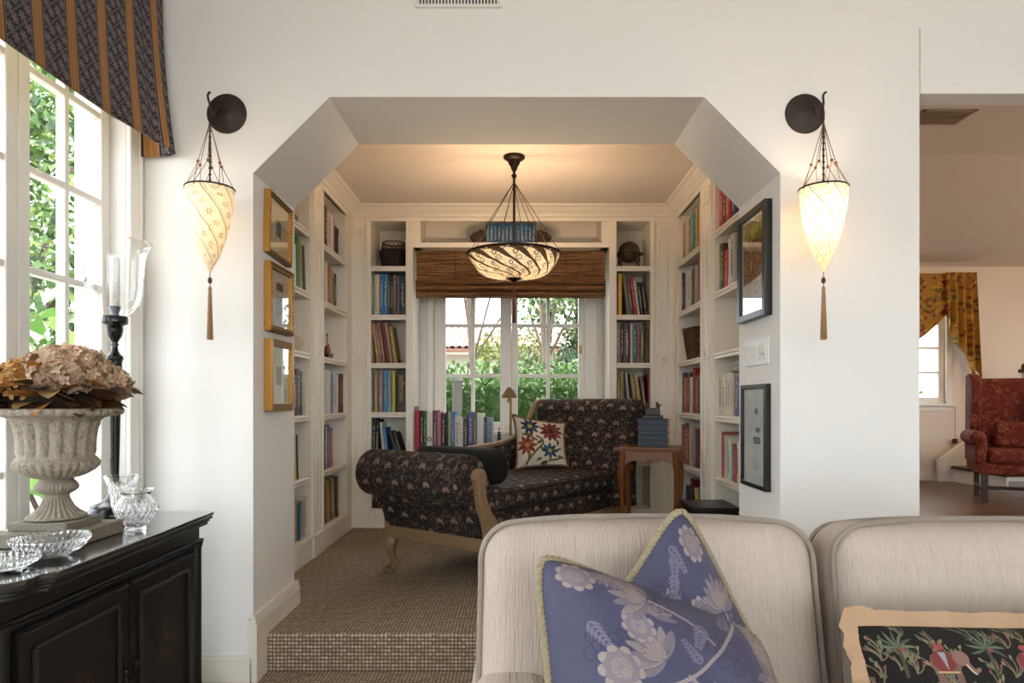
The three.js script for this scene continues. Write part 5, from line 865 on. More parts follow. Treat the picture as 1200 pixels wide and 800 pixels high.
function cutGlass(prof, n, amp, y0, y1, seg) {                    // lathe whose wall carries crossing cuts
  const g = lathe(prof, seg), p = g.attributes.position;
  for (let i = 0; i < p.count; i++) { const y = p.getY(i), x = p.getX(i), z = p.getZ(i), R = Math.hypot(x, z); if (y < y0 || y > y1 || R < 0.008) continue; const a = Math.atan2(z, x), e = Math.min(1, Math.min(y - y0, y1 - y) / 0.008), k = 1 + amp * e * (Math.abs(Math.sin(a * n / 2 + y * 70)) + Math.abs(Math.sin(a * n / 2 - y * 70)) - 1.1); p.setX(i, x * k); p.setZ(i, z * k); }
  g.computeVertexNormals(); return g;
}
{
  const put = (px, D, pts, wall, label, category, name, n, amp, ya, yb) => {
    const S = F / D, base = pts[0][1], o = pts.map(([r, y]) => [r / S, (base - y) / S]), out = smoothProfile(o, 44), top = out[out.length - 1], h = top[1];
    const inn = out.slice().reverse().filter(([r, y]) => y > wall * 3).map(([r, y]) => [Math.max(0.0005, r - wall), y - (y === h ? 0 : 0.0005)]);
    const g = cutGlass([[0.0005, 0], ...out, ...inn, [0.0005, wall * 3]], n, amp, ya * h, yb * h, 200);
    const m = solo(name, g, crystal, label, category); m.position.set((px - CX) / S, CT + 0.0006, -D);
  };
  put(142.5, 2.235, [[9.5, 613], [10, 611.5], [5, 606.5], [5.5, 602], [9.5, 594], [10.5, 586], [11.5, 577], [14.5, 567], [18.5, 558], [19.2, 556.5]], 0.0035, 'flared cut-crystal bud vase on the cabinet beside the candlestick', 'vase', 'crystal_vase', 18, 0.12, 0.2, 0.85);
  put(159.5, 2.125, [[11, 622], [11.4, 619.5], [11, 616], [15, 611], [21, 603], [22.2, 596], [19, 588], [15, 582], [16, 578.5], [20, 575.5], [20.4, 574.5]], 0.004, 'round cut-crystal jar with flared rim in front of the flared vase', 'vase', 'crystal_jar', 22, 0.1, 0.12, 0.66);
  put(59, 1.765, [[14, 651], [18, 650], [27, 645], [35, 637.5], [40, 629], [41, 627.5]], 0.006, 'shallow cut-crystal bowl in front of the stone urn', 'bowl', 'crystal_bowl', 34, 0.1, 0.08, 0.97);
  put(4, 1.63, [[16, 671], [24, 669], [32, 664], [36, 658], [37, 656.5]], 0.005, 'small low cut-crystal dish at the cabinet end', 'dish', 'crystal_dish', 30, 0.1, 0.08, 0.97);
}

// ---------------------------------------------------------------- sofa
const linenC = streaks(512, 512, '#bcada0', ['#c5b7aa', '#b2a395', '#cbbfb2', '#a99a8b', '#c0b2a5'], 6200, 44, true, 1.3);
const linen = std('#ffffff', 0.92, { map: tex(linenC, [3.4, 3.4]), bumpMap: tex(streaks(256, 256, '#808080', ['#fff', '#000', '#aaa', '#555'], 1600, 40, true, 1.4), [3, 3], false), bumpScale: 0.0022 });
const pipe = std('#c6b8ab', 0.9, { bumpMap: tex(fineNoise, [8, 8], false), bumpScale: 0.002 });
{
  const t = thing('sofa', 'pale linen sofa with piped back cushions, standing before the carpeted step', 'sofa'), x0 = -0.10, x1 = 2.02;
  part('back_frame', boxUV(rbox(x1 - x0 - 0.04, 0.64, 0.14, 0.05, (x0 + x1) / 2 + 0.02, FLOOR + 0.40, -1.69, 4)), linen, t);
  part('base', boxUV(rbox(x1 - x0 + 0.1, 0.26, 0.9, 0.03, (x0 + x1) / 2, FLOOR + 0.19, -1.22, 3)), linen, t);
  for (const k of [-1, 1]) part('arm', boxUV(rbox(0.2, 0.52, 0.94, 0.085, k < 0 ? 0.0 : x1 - 0.02, FLOOR + 0.30, -1.22, 5)), linen, t);
  for (const x of [x0 + 0.1, x1 - 0.1]) for (const z of [-0.85, -1.68]) part('leg', cyl(0.025, 0.018, 0.08, x, FLOOR + 0.04, z, 12), darkWood, t);
  for (let i = 0; i < 3; i++) part('seat_cushion', boxUV(rbox(0.6, 0.16, 0.72, 0.045, 0.42 + i * 0.605, 0.21, -1.09, 4)), linen, t);
  // back cushions: front outline swept with rounded corners, crowned face, piping on the front and back edges
  const cushion = (xa, xb, yb, yt, lean, cr) => {
    const w = xb - xa, h = yt - yb, n = 40, g = new RoundedBoxGeometry(w, h, 0.2, 8, 0.075), p = g.attributes.position;
    for (let i = 0; i < p.count; i++) {
      let x = p.getX(i), y = p.getY(i), z = p.getZ(i); const u = x / (w / 2), v = y / (h / 2);
      z += (z > 0 ? 0.03 : -0.01) * (1 - u * u) * (1 - v * v); x *= 1 - 0.03 * (v > 0 ? v * v : 0); y += (v > 0 ? 1 : 0) * (0.012 * (1 - u * u) + 0.005 * noise.noise(u * 3 + xa, 2, 1));
      z += 0.006 * noise.noise(u * 2.5, v * 2.5, xa * 5); p.setXYZ(i, x, y, z);
    }
    g.computeVertexNormals();
    const o = part('back_cushion', boxUV(g), linen, t); o.position.set((xa + xb) / 2, (yb + yt) / 2, -1.50); o.rotation.x = lean;
    const R = 0.07, path = (z) => { const pts = [], W2 = w / 2 - 0.004, H2 = h / 2 - 0.002; for (const [sx, sy, a0] of [[1, 1, 0], [-1, 1, 90], [-1, -1, 180], [1, -1, 270]]) for (let k = 0; k <= 4; k++) { const a = (a0 + k * 22.5) * PI / 180, r = sy > 0 ? R : 0.05; const X = sx * (W2 - r) + r * Math.cos(a), Y = sy * (H2 - r) + r * Math.sin(a); pts.push(V(X * (1 - 0.03 * (Y > 0 ? (Y / (h / 2)) ** 2 : 0)), Y, z)); } return [0, 1, 2, 3].flatMap((q) => { const A = pts.slice(q * 5, q * 5 + 5), nx = pts[((q + 1) % 4) * 5], e = A[4]; const ext2 = [0.2, 0.4, 0.6, 0.8].map((f) => { const m = e.clone().lerp(nx, f); if (q === 0) m.y += 0.012 * (1 - (m.x / (w / 2)) ** 2); return m; }); return [...A, ...ext2]; }); };
    part('piping', [new THREE.TubeGeometry(new THREE.CatmullRomCurve3(path(0.066), true), 160, 0.0058, 8, true), new THREE.TubeGeometry(new THREE.CatmullRomCurve3(path(-0.066), true), 120, 0.0058, 6, true)], pipe, o);
  };
  cushion(-0.085, 0.64, 0.28, 0.683, -0.20, 1); cushion(0.665, 1.375, 0.26, 0.68, -0.16, 1); cushion(1.385, 2.0, 0.26, 0.68, -0.16, 1);
}
// ---------------------------------------------------------------- sofa pillows
{
  ROUND = 0.045;
  const brocade = (sd) => canvas(1024, 1024, (g, w, h) => {
    seed = sd; g.fillStyle = '#434460'; g.fillRect(0, 0, w, h);
    for (let i = 0; i < 4000; i++) { g.globalAlpha = 0.14; g.fillStyle = rnd() > 0.5 ? '#4f506e' : '#383a56'; g.fillRect(rnd() * w, rnd() * h, rr(2, 14), 2); } g.globalAlpha = 1;
    g.lineCap = 'round';
    const pet = (x, y, a, l, wd, c1, c2) => { g.save(); g.translate(x, y); g.rotate(a); g.fillStyle = c1; g.beginPath(); g.moveTo(0, 0); g.bezierCurveTo(l * 0.3, -wd, l * 0.85, -wd, l, 0); g.bezierCurveTo(l * 0.85, wd, l * 0.3, wd, 0, 0); g.fill(); g.strokeStyle = c2; g.lineWidth = 2.5; g.stroke(); for (let k = -2; k <= 2; k++) { g.beginPath(); g.moveTo(l * 0.15, 0); g.quadraticCurveTo(l * 0.5, wd * 0.28 * k, l * 0.9, wd * 0.2 * k); g.lineWidth = 1.3; g.stroke(); } g.restore(); };
    const stem = (pts) => { g.strokeStyle = '#9c8e8c'; g.lineWidth = 13; g.beginPath(); g.moveTo(...pts[0]); for (let i = 1; i + 1 < pts.length; i += 2) g.quadraticCurveTo(...pts[i], ...pts[i + 1]); g.stroke(); g.strokeStyle = '#82757a'; g.lineWidth = 3; g.stroke(); };
    const lotus = (x, y, s, a) => { for (let k = -4; k <= 4; k++) pet(x, y, a + k * 0.33, s * rr(0.85, 1.1), s * 0.17, k % 2 ? '#93867f' : '#7d7378', '#5b5674'); for (let k = -2; k <= 2; k++) pet(x, y, a + k * 0.3, s * 0.6, s * 0.13, '#a09084', '#6a6076'); };
    const peony = (x, y, s) => { for (let q = 2; q >= 0; q--) for (let k = 0; k < 9; k++) { const a = k * 0.698 + q * 0.35; g.fillStyle = ['#8f827e', '#7f7478', '#9a8c84'][q]; g.strokeStyle = '#70688a'; g.lineWidth = 2.5; g.beginPath(); g.arc(x + s * (0.25 + 0.26 * q) * Math.cos(a), y + s * (0.25 + 0.26 * q) * Math.sin(a), s * 0.26, 0, 7); g.fill(); g.stroke(); } };
    const ghost = (x, y, s) => { g.strokeStyle = '#2c2e50'; g.lineWidth = 4; for (let q = 0; q < 3; q++) for (let k = 0; k < 8; k++) { const a = k * 0.785 + q * 0.3; g.beginPath(); g.arc(x + s * (0.2 + 0.3 * q) * Math.cos(a), y + s * (0.2 + 0.3 * q) * Math.sin(a), s * 0.24, a - 1.6, a + 1.6); g.stroke(); } };
    const fern = (x, y, a, l) => { for (let k = 1; k < 8; k++) for (const s of [-1, 1]) pet(x + l * k / 8 * Math.cos(a), y + l * k / 8 * Math.sin(a), a + s * 0.8, l * 0.32 * (1 - k / 11), l * 0.05, '#8f848a', '#67617c'); };
    for (let i = 0; i < 16; i++) { const x = rnd() * w, y = rnd() * h; i % 3 ? fern(x, y, rnd() * 6.3, rr(110, 170)) : lotus(x, y, rr(90, 130), rnd() * 6.3); }
    ghost(300, 330, 110); ghost(760, 620, 120); ghost(420, 820, 100); ghost(880, 250, 90); ghost(120, 620, 90);
    stem([[120, 250], [280, 330], [380, 430], [470, 500], [520, 620], [600, 720], [760, 760], [820, 860], [860, 1000]]); stem([[470, 540], [560, 420], [600, 330]]); stem([[600, 700], [740, 640], [780, 520]]); stem([[300, 400], [180, 480], [160, 620]]);
    lotus(240, 190, 190, -1.9); lotus(500, 120, 150, -1.2); lotus(760, 160, 160, -2.2); peony(700, 480, 76); lotus(420, 620, 150, 2.2); fern(200, 420, 0.4, 160); fern(900, 650, -2.0, 160); peony(940, 760, 70); lotus(640, 940, 150, -1.0); fern(300, 900, -0.6, 150); lotus(330, 130, 130, -0.4); peony(560, 330, 68); peony(660, 300, 62); peony(480, 800, 84); peony(300, 700, 66); lotus(170, 640, 140, 1.9); lotus(850, 470, 150, -0.6); fern(770, 540, -1.3, 150); fern(420, 470, 2.6, 130); peony(840, 880, 80); lotus(900, 120, 130, 2.4); fern(640, 880, 1.2, 130); peony(120, 900, 74);
  });
  const t1c = [V(0.028, 0.688, -1.235), V(0.06, 0.30, -0.985), V(0.43, 0.30, -1.00), V(0.44, 0.53, -1.225)];   // tl, bl, br, tr
  const t2c = [V(0.325, 0.765, -1.355), V(0.09, 0.46, -1.24), V(0.24, 0.30, -1.16), V(0.545, 0.295, -1.235)];
  const mk = (label, c, thick, sd) => {
    const t = thing('brocade_pillow', label, 'pillow', [0, 0, 0], 0, 'lavender brocade pillows on the sofa');
    part('pillow_cover', pillowGeo([c[0], c[1], c[2], c[3]], thick, 30), phy({ map: tex(brocade(sd)), roughness: 0.55, bumpMap: tex(fineNoise, [10, 10], false), bumpScale: 0.0008 }), t);
    part('twisted_cord', twistedCord(edgePath(c, 16), 0.008, 560, 50), std('#9a8d70', 0.75), t);
  };
  mk('lavender brocade pillow with beige flowers and cord edge, in front of its twin', t1c, 0.27, 77); mk('lavender brocade pillow with one corner up, behind its twin against the sofa', t2c, 0.19, 78);
  seed = 4242;
  ROUND = 0.015;
  // lumbar pillow with woven elephants and palms
  const art = canvas(2048, 1024, (g, w, h) => {
    g.fillStyle = '#120d0d'; g.fillRect(0, 0, w, h); g.lineCap = 'round';
    const vine = (x, y) => { g.strokeStyle = '#7c7058'; g.lineWidth = 7; for (let k = 0; k < 5; k++) { g.beginPath(); const a = rr(-2.4, -0.7), l = rr(60, 120); g.moveTo(x, y); g.quadraticCurveTo(x + l * 0.5 * Math.cos(a + 0.6), y + l * 0.5 * Math.sin(a + 0.6), x + l * Math.cos(a), y + l * Math.sin(a)); g.stroke(); g.fillStyle = ['#8a7d60', '#5f6a50', '#7a4a44'][k % 3]; g.beginPath(); g.ellipse(x + l * Math.cos(a), y + l * Math.sin(a), 15, 8, a, 0, 7); g.fill(); } };
    for (let i = 0; i < 120; i++) vine(rnd() * w, rnd() * h + 60);
    const palm = (x, y) => { g.strokeStyle = '#4c4636'; g.lineWidth = 22; g.beginPath(); g.moveTo(x, y + 170); g.lineTo(x, y); g.stroke(); for (let k = 0; k < 9; k++) { const a = -PI / 2 + (k - 4) * 0.5; g.fillStyle = k % 2 ? '#66705a' : '#4f5a48'; g.save(); g.translate(x, y); g.rotate(a); g.beginPath(); g.moveTo(0, 0); g.quadraticCurveTo(60, -24, 120, 12); g.quadraticCurveTo(60, 12, 0, 0); g.fill(); g.restore(); } g.fillStyle = '#8a4a48'; g.beginPath(); g.arc(x + 20, y + 14, 14, 0, 7); g.fill(); };
    const eleph = (x, y) => { g.fillStyle = '#77584f'; g.beginPath(); g.ellipse(x, y, 92, 70, 0, 0, 7); g.fill(); g.fillRect(x - 76, y + 20, 40, 110); g.fillRect(x + 36, y + 20, 40, 110); g.fillStyle = '#7a3434'; g.beginPath(); g.ellipse(x - 10, y - 8, 72, 62, 0, 0, 7); g.fill(); g.fillStyle = '#8d9098'; g.beginPath(); g.moveTo(x - 30, y - 60); g.lineTo(x + 14, y - 60); g.lineTo(x + 4, y + 50); g.closePath(); g.fill(); g.fillStyle = '#86675c'; g.beginPath(); g.ellipse(x + 96, y - 26, 48, 46, 0, 0, 7); g.fill(); g.strokeStyle = '#86675c'; g.lineWidth = 24; g.beginPath(); g.moveTo(x + 122, y - 6); g.quadraticCurveTo(x + 150, y + 70, x + 182, y + 40); g.stroke(); g.strokeStyle = '#cfc3a8'; g.lineWidth = 9; g.beginPath(); g.moveTo(x + 118, y + 14); g.quadraticCurveTo(x + 140, y + 60, x + 160, y + 66); g.stroke(); g.fillStyle = '#9a4844'; g.beginPath(); g.ellipse(x - 6, y - 92, 32, 20, 0, 0, 7); g.fill(); g.fillStyle = '#c0a67a'; g.fillRect(x - 66, y + 52, 130, 9); };
    for (const r of [0, 1]) for (let k = 0; k < 4; k++) { palm(190 + k * 520 + r * 200, 150 + r * 500); eleph(430 + k * 520 + r * 200, 240 + r * 500); }
  });
  const c = [V(0.606, 0.548, -1.235), V(0.60, 0.288, -1.10), V(1.16, 0.288, -1.08), V(1.165, 0.55, -1.22)], t = thing('lumbar_pillow', 'black lumbar pillow woven with elephants and palms, peach ruffled edge', 'pillow');
  part('pillow_cover', pillowGeo(c, 0.13, 26), (() => { const tx = tex(art); tx.center.set(0.5, 0.5); tx.rotation = PI / 2; return std('#ffffff', 0.9, { map: tx, bumpMap: tex(fineNoise, [9, 9], false), bumpScale: 0.0012 }); })(), t);
  // ruffle: a waving strip round the edge
  const path = edgePath(c, 40), m = path.reduce((s, p) => s.add(p), V(0, 0, 0)).multiplyScalar(1 / path.length), nrm = c[1].clone().sub(c[0]).cross(c[3].clone().sub(c[0])).normalize(), pos = [], idx = [], n = path.length;
  for (let i = 0; i <= n; i++) { const p = path[i % n], q = path[(i + 1) % n], o = path[(i + n - 1) % n], tan = q.clone().sub(o).normalize(), out = tan.clone().cross(nrm).normalize(); if (out.dot(p.clone().sub(m)) < 0) out.negate(); const wv = 0.007 * Math.sin((i % n) * 0.9) + 0.004 * Math.sin((i % n) * 2.3); const k = i % 40, cornerBoost = (k < 2 || k > 37) ? 1.35 : 1; for (const [f, wq] of [[-0.004, 0], [0.014, 0.5], [0.027 * cornerBoost, 1]]) { const v = p.clone().addScaledVector(out, f).addScaledVector(nrm, wv * wq); pos.push(v.x, v.y, v.z); } }
  for (let i = 0; i < n; i++) for (let j = 0; j < 2; j++) { const a = i * 3 + j; idx.push(a, a + 1, a + 4, a, a + 4, a + 3); }
  const rg = new THREE.BufferGeometry(); rg.setAttribute('position', new THREE.Float32BufferAttribute(pos, 3)); rg.setIndex(idx); rg.computeVertexNormals(); part('ruffle', rg, std('#b09072', 0.85, { side: THREE.DoubleSide }), t);
}

// ---------------------------------------------------------------- the room beyond the doorway
struct('ceiling_right', boxUV([bx(1.5, 8.4, 2.9, 3.05, -5.4, -2.8), ext(shapeOf([[5.4, 2.9], [5.4, 3.05], [8.4, 2.68], [8.4, 2.53]]), 6.9).rotateY(PI / 2).translate(1.5, 0, 0)]), ceilingPaint);
{
  const bw = ext(holed([[1.5, -0.3], [8.4, -0.3], [8.4, 2.66], [1.5, 2.66]], [[4.2, 5.13, 0.92, 2.25]]), 0.15).translate(0, 0, -8.32); struct('wall_back_right', boxUV(bw), ceilingPaint);
  const rw = ext(holed([[2.6, -0.3], [8.4, -0.3], [8.4, 3.0], [2.6, 3.0]], [[4.4, 6.6, 0.5, 2.4]]), 0.15).rotateY(PI / 2).translate(8.2, 0, 0); struct('wall_right_far', boxUV(rw), ceilingPaint);
  struct('wall_front_right', boxUV(bx(5.0, 8.35, -0.3, 3.0, -2.8, -2.7)), plaster);
  struct('baseboard_back', [...skirt(1.6, 5.4, 0, 0.11, -8.17, -8.15, 0, 1)], trimPaint);
  sashGrid('window_' + wn++, 'white window under the gold floral curtain beyond the doorway', 0.93, 1.33, 3, 4, 0.92, (g) => g.position.set(4.665, 0, -8.22), 0.07, 0.03, 0.08);
  sashGrid('window_' + wn++, null, 2.2, 1.9, 4, 3, 0.5, (g) => { g.position.set(8.27, 0, -5.5); g.rotation.y = PI / 2; });
  struct('trim_5', [rbox(0.07, 1.45, 0.025, 0.006, 5.16, 1.6, -8.16), rbox(1.15, 0.03, 0.06, 0.006, 4.66, 0.905, -8.15), rbox(1.05, 0.06, 0.02, 0.005, 4.66, 0.86, -8.16), rbox(0.07, 1.45, 0.025, 0.006, 4.165, 1.6, -8.16)], sashPaint);
}
{ // boarded floor, one step up from the living room
  const f = new THREE.Group(); f.name = 'floor_right'; f.userData.kind = 'structure'; scene.add(f);
  part('subfloor', bx(1.55, 8.2, -0.5, -0.012, -8.17, -2.70), darkWood, f);
  const tones = [['#5d3d24', '#7a5232'], ['#4f331e', '#6a4528'], ['#68462a', '#85603c']].map(([a, b]) => { const tx = tex(streaks(512, 128, a, [a, b, mixc(a, b, 0.5), mixc(a, '#000000', 0.3)], 300, 260, false, 2), [0.5, 6]); return std('#ffffff', 0.28, { map: tx }); });
  const lens = [1.9, 2.6, 2.1], geos = {};
  for (let i = 0; i < 54; i++) {
    let x = 1.595 - (i % 4) * 0.37; const d = 2.72 + i * 0.1009;
    for (let k = 0; k < 4; k++) { const l = lens[(i + k) % 3], a = Math.max(1.595, x), b = Math.min(8.19, x + l); x += l; if (b - a < 0.1) continue; const key = (b - a).toFixed(2); geos[key] ??= boxUV(rbox(b - a - 0.002, 0.012, 0.099, 0.002, 0, -0.006, 0, 1)); const p = part('plank', geos[key], tones[(i * 2 + k) % 3], f); p.position.set((a + b) / 2, 0, -d - 0.05); }
  }
}
{ // gold swag and cascade
  const t = thing('swag_curtain', 'gold floral swag curtain with cascade over the window beyond the doorway', 'curtain');
  const c = canvas(512, 512, (g, w, h) => { g.fillStyle = '#a87a26'; g.fillRect(0, 0, w, h); for (let i = 0; i < 70; i++) { const x = rnd() * w, y = rnd() * h; g.strokeStyle = ['#5a4a1e', '#6a3a1c', '#4a4a28'][i % 3]; g.lineWidth = 5; g.beginPath(); g.moveTo(x, y); g.quadraticCurveTo(x + rr(-40, 40), y + 30, x + rr(-60, 60), y + rr(-50, 50)); g.stroke(); g.fillStyle = ['#7a3a20', '#c89a3c', '#57602c', '#8a2f22'][i % 4]; for (let k = 0; k < 5; k++) { g.beginPath(); g.ellipse(x + 12 * Math.cos(k * 1.26), y + 12 * Math.sin(k * 1.26), 11, 7, k * 1.26, 0, 7); g.fill(); } } });
  const m = std('#ffffff', 0.75, { map: tex(c, [1.8, 1.8]), side: THREE.DoubleSide });
  const sheet = (n, k, fn, name) => { const pos = [], uv = [], idx = []; for (let i = 0; i <= n; i++) for (let j = 0; j <= k; j++) { const q = fn(i / n, j / k); pos.push(q[0], q[1], q[2]); uv.push(q[0], q[1]); } for (let i = 0; i < n; i++) for (let j = 0; j < k; j++) { const a = i * (k + 1) + j; idx.push(a, a + 1, a + k + 2, a, a + k + 2, a + k + 1); } const g = new THREE.BufferGeometry(); g.setAttribute('position', new THREE.Float32BufferAttribute(pos, 3)); g.setAttribute('uv', new THREE.Float32BufferAttribute(uv, 2)); g.setIndex(idx); g.computeVertexNormals(); part(name, g, m, t); };
  sheet(60, 20, (u, v) => { const x = 4.0 + 1.16 * u, hem = 1.62 + 0.5 * Math.pow(Math.abs(2 * u - 1), 1.6) ; return [x, 2.46 - (2.46 - hem) * v, -8.06 + 0.03 * Math.sin(v * 16 + 3 * u) * v + 0.04 * v]; }, 'swag');
  sheet(70, 20, (u, v) => { const x = 5.02 + 0.36 * u + 0.05 * v * u, hem = 1.95 - 0.78 * Math.pow(u, 0.75) + (u > 0.55 ? 0.10 * Math.sin(u * 22) : 0.05 * Math.sin(u * 18)); return [x, 2.46 - (2.46 - hem) * v, -8.0 + 0.045 * Math.sin(u * 26) * (0.35 + 0.65 * v)]; }, 'cascade');
  part('pull_cord', [rod([5.215, 0.92, -8.13], [5.215, 0.50, -8.13], 0.003), rbox(0.05, 0.06, 0.03, 0.006, 5.215, 0.475, -8.13)], darkWood, t);
}
{ // foot of the stairs
  const t = thing('staircase', 'white-sided staircase with dark treads rising behind the wing chair', 'stairs');
  const x0 = 4.99; part('side_panel', ext(shapeOf([[x0, 0.001], [x0, 0.26], [x0 + 1.6, 1.32], [x0 + 1.6, 0.001]]), 0.04).translate(0, 0, -8.13), sashPaint, t);
  part('stringer_moulding', [rod([x0, 0.265, -8.075], [x0 + 1.6, 1.325, -8.075], 0.018, 8), rod([x0 + 0.03, 0.21, -8.085], [x0 + 1.6, 1.25, -8.085], 0.01, 8), rbox(0.03, 0.26, 0.03, 0.006, x0, 0.13, -8.085)], sashPaint, t);
  for (let i = 0; i < 3; i++) { part('tread', rbox(0.36, 0.035, 0.9, 0.01, x0 + 0.3 + i * 0.28, 0.172 + i * 0.185, -7.6), darkWood, t); part('riser', box(0.02, 0.15, 0.86, x0 + 0.16 + i * 0.28, 0.078 + i * 0.185, -7.6), sashPaint, t); }
  const n = thing('newel_post', 'white newel post with dark rounded cap at the stairs', 'post', [5.86, 0.555, -7.86]);
  part('post', rbox(0.07, 0.72, 0.07, 0.01, 0, 0.36, 0), sashPaint, n); part('cap', [rbox(0.12, 0.05, 0.12, 0.02, 0, 0.745, 0), ball(0.05, 0, 0.79, 0, 14)], darkWood, n);
}
{ // red wing chair
  const t = thing('wing_chair', 'red paisley wing chair with dark legs beyond the doorway', 'armchair', [4.80, 0, -6.58], -0.42);
  const c = canvas(512, 512, (g, w, h) => { g.fillStyle = '#6e2a22'; g.fillRect(0, 0, w, h); for (let i = 0; i < 420; i++) { const x = rnd() * w, y = rnd() * h; g.strokeStyle = ['#9a5a44', '#4f1c18', '#b07a5a', '#84402f'][i % 4]; g.lineWidth = rr(2, 5); g.beginPath(); g.arc(x, y, rr(6, 20), rnd() * 6, rnd() * 6 + 3); g.stroke(); } });
  const m = std('#ffffff', 0.88, { map: tex(c, [2, 2]), bumpMap: tex(fineNoise, [6, 6], false), bumpScale: 0.002 });
  part('seat_cushion', boxUV(rbox(0.56, 0.14, 0.62, 0.045, 0, 0.43, 0.06, 4)), m, t);
  part('seat_rail', boxUV(rbox(0.70, 0.12, 0.66, 0.03, 0, 0.32, 0.02, 3)), m, t);
  part('backrest', boxUV(rbox(0.60, 0.78, 0.13, 0.05, 0, 0.80, 0, 4).rotateX(-0.13).translate(0, 0.0, -0.20)), m, t);
  part('lumbar_cushion', boxUV(rbox(0.42, 0.26, 0.12, 0.05, 0.05, 0.62, -0.08, 4)), m, t);
  for (const s of [-1, 1]) {
    part('arm', [boxUV(rbox(0.10, 0.26, 0.58, 0.04, s * 0.33, 0.48, 0.05, 3)), boxUV(new THREE.CapsuleGeometry(0.072, 0.44, 6, 16).rotateX(PI / 2).translate(s * 0.355, 0.60, 0.07))], m, t);
    const w = ext(shapeOf([[0.0, 0.60], [0.10, 0.62], [0.19, 0.72], [0.20, 0.84], [0.25, 1.0], [0.24, 1.12], [0.16, 1.19], [0.02, 1.21], [-0.06, 1.19], [-0.08, 0.60]]), 0.05, 0.018).rotateY(-PI / 2).translate(s * 0.325 + 0.025, 0, -0.17); part('wing', boxUV(w), m, t);
    part('leg', rbox(0.05, 0.27, 0.05, 0.006, s * 0.30, 0.135, 0.29), darkWood, t); part('leg', rbox(0.045, 0.27, 0.05, 0.006, s * 0.27, 0.135, -0.26).applyMatrix4(new THREE.Matrix4().makeShear(0, 0, 0, 0, 0, 0)), darkWood, t);
    part('stretcher', rbox(0.025, 0.035, 0.54, 0.005, s * 0.285, 0.11, 0.015), darkWood, t);
  }
  part('stretcher', rbox(0.56, 0.035, 0.025, 0.005, 0, 0.11, 0.03), darkWood, t);
}
{ // ceiling lamp and air vent of that room
  const t = thing('ceiling_lamp', 'round glass ceiling lamp in the room beyond the doorway', 'lamp', [5.6, 2.9, -4.4]);
  part('mount', cyl(0.09, 0.11, 0.03, 0, -0.015, 0, 24), bronze, t);
  part('bulb', ball(0.11, 0, -0.12, 0, 20), std('#fff2dc', 0.5, { emissive: new THREE.Color().setRGB(1, 0.74, 0.45), emissiveIntensity: 3 }), t);
  const l = new THREE.PointLight(new THREE.Color().setRGB(1, 0.70, 0.42), 3.4); l.position.set(0, -0.12, 0); l.castShadow = true; l.shadow.radius = 5; t.add(l);
  const v = thing('ceiling_vent', 'slatted air vent in the ceiling beyond the doorway', 'vent', [2.9, 2.899, -4.68]), vm = std('#b5a590', 0.6);
  part('frame', [box(0.36, 0.008, 0.02, 0, -0.004, 0.11), box(0.36, 0.008, 0.02, 0, -0.004, -0.11), box(0.02, 0.008, 0.24, 0.17, -0.004, 0), box(0.02, 0.008, 0.24, -0.17, -0.004, 0)], vm, v);
  for (let i = 0; i < 7; i++) part('slat', box(0.33, 0.004, 0.02, 0, 0, 0).rotateX(0.6).translate(0, -0.006, -0.084 + i * 0.028), vm, v);
}

// ---------------------------------------------------------------- outdoors
struct('ground', boxUV(bx(-60, 60, -0.6, -0.42, -70, 40)), std('#8c867c', 0.95));
const leafShape = (() => { const g = new THREE.BufferGeometry(); g.setAttribute('position', new THREE.Float32BufferAttribute([0, 0, 0, 0.5, 0.1, -0.3, 1, 0, 0, 0.5, 0.1, 0.3], 3)); g.setAttribute('uv', new THREE.Float32BufferAttribute([0, 0, 0, 0, 0, 0, 0, 0], 2)); g.setIndex([0, 2, 1, 0, 3, 2]); g.computeVertexNormals(); return g; })();
const leafMat = phy({ color: '#ffffff', roughness: 0.7, transmission: 0.35, thickness: 0, side: THREE.DoubleSide });
function foliage(parent, n, size, cols, sample, m = leafMat) {
  const im = new THREE.InstancedMesh(leafShape, m, n), M = new THREE.Matrix4(), q = new THREE.Quaternion(), e = new THREE.Euler(), c = new THREE.Color(); im.name = 'foliage'; im.userData.kind = 'stuff';
  for (let i = 0; i < n; i++) { e.set(rnd() * 6.3, rnd() * 6.3, rnd() * 6.3); q.setFromEuler(e); const s = size * rr(0.6, 1.4); M.compose(sample(), q, V(s, s, s)); im.setMatrixAt(i, M); im.setColorAt(i, c.set(cols[rnd() * cols.length | 0])); }
  parent.add(im);
}
const inBlob = (bl) => () => { const b = bl[rnd() * bl.length | 0], a = rnd() * 6.3, u = rr(-1, 1), r = Math.cbrt(rnd()), s = Math.sqrt(1 - u * u); return V(b[0] + b[3] * r * s * Math.cos(a), b[1] + (b[4] ?? b[3]) * r * u, b[2] + b[3] * r * s * Math.sin(a)); };
function tree(label, x, z, h, trunkR, blobs, n, size, cols, category = 'tree') {
  const t = thing('garden_tree', label, category, [x, -0.42, z]);
  const tr = [tube([[0, 0, 0], [0.1 * trunkR * 4, h * 0.35, 0.05], [-0.05, h * 0.7, 0], [0.05, h, 0.05]], trunkR, 20, 8)];
  for (const b of blobs.slice(0, 7)) tr.push(rod([0, h * 0.45, 0], [b[0], b[1], b[2]], trunkR * 0.35, 6));
  part('trunk', tr, std('#6a5a4c', 0.9, { bumpMap: tex(fineNoise, [3, 6], false), bumpScale: 0.01 }), t);
  foliage(t, n, size, cols, inBlob(blobs)); return t;
}
const G1 = ['#45682a', '#5a7c36', '#36561f', '#6e8a44', '#2c461a', '#87984e'], G2 = ['#56703a', '#6e824a', '#435a2e', '#808c5c', '#384e26'], GD = ['#45682a', '#557834', '#3a5a22', '#63843e'];
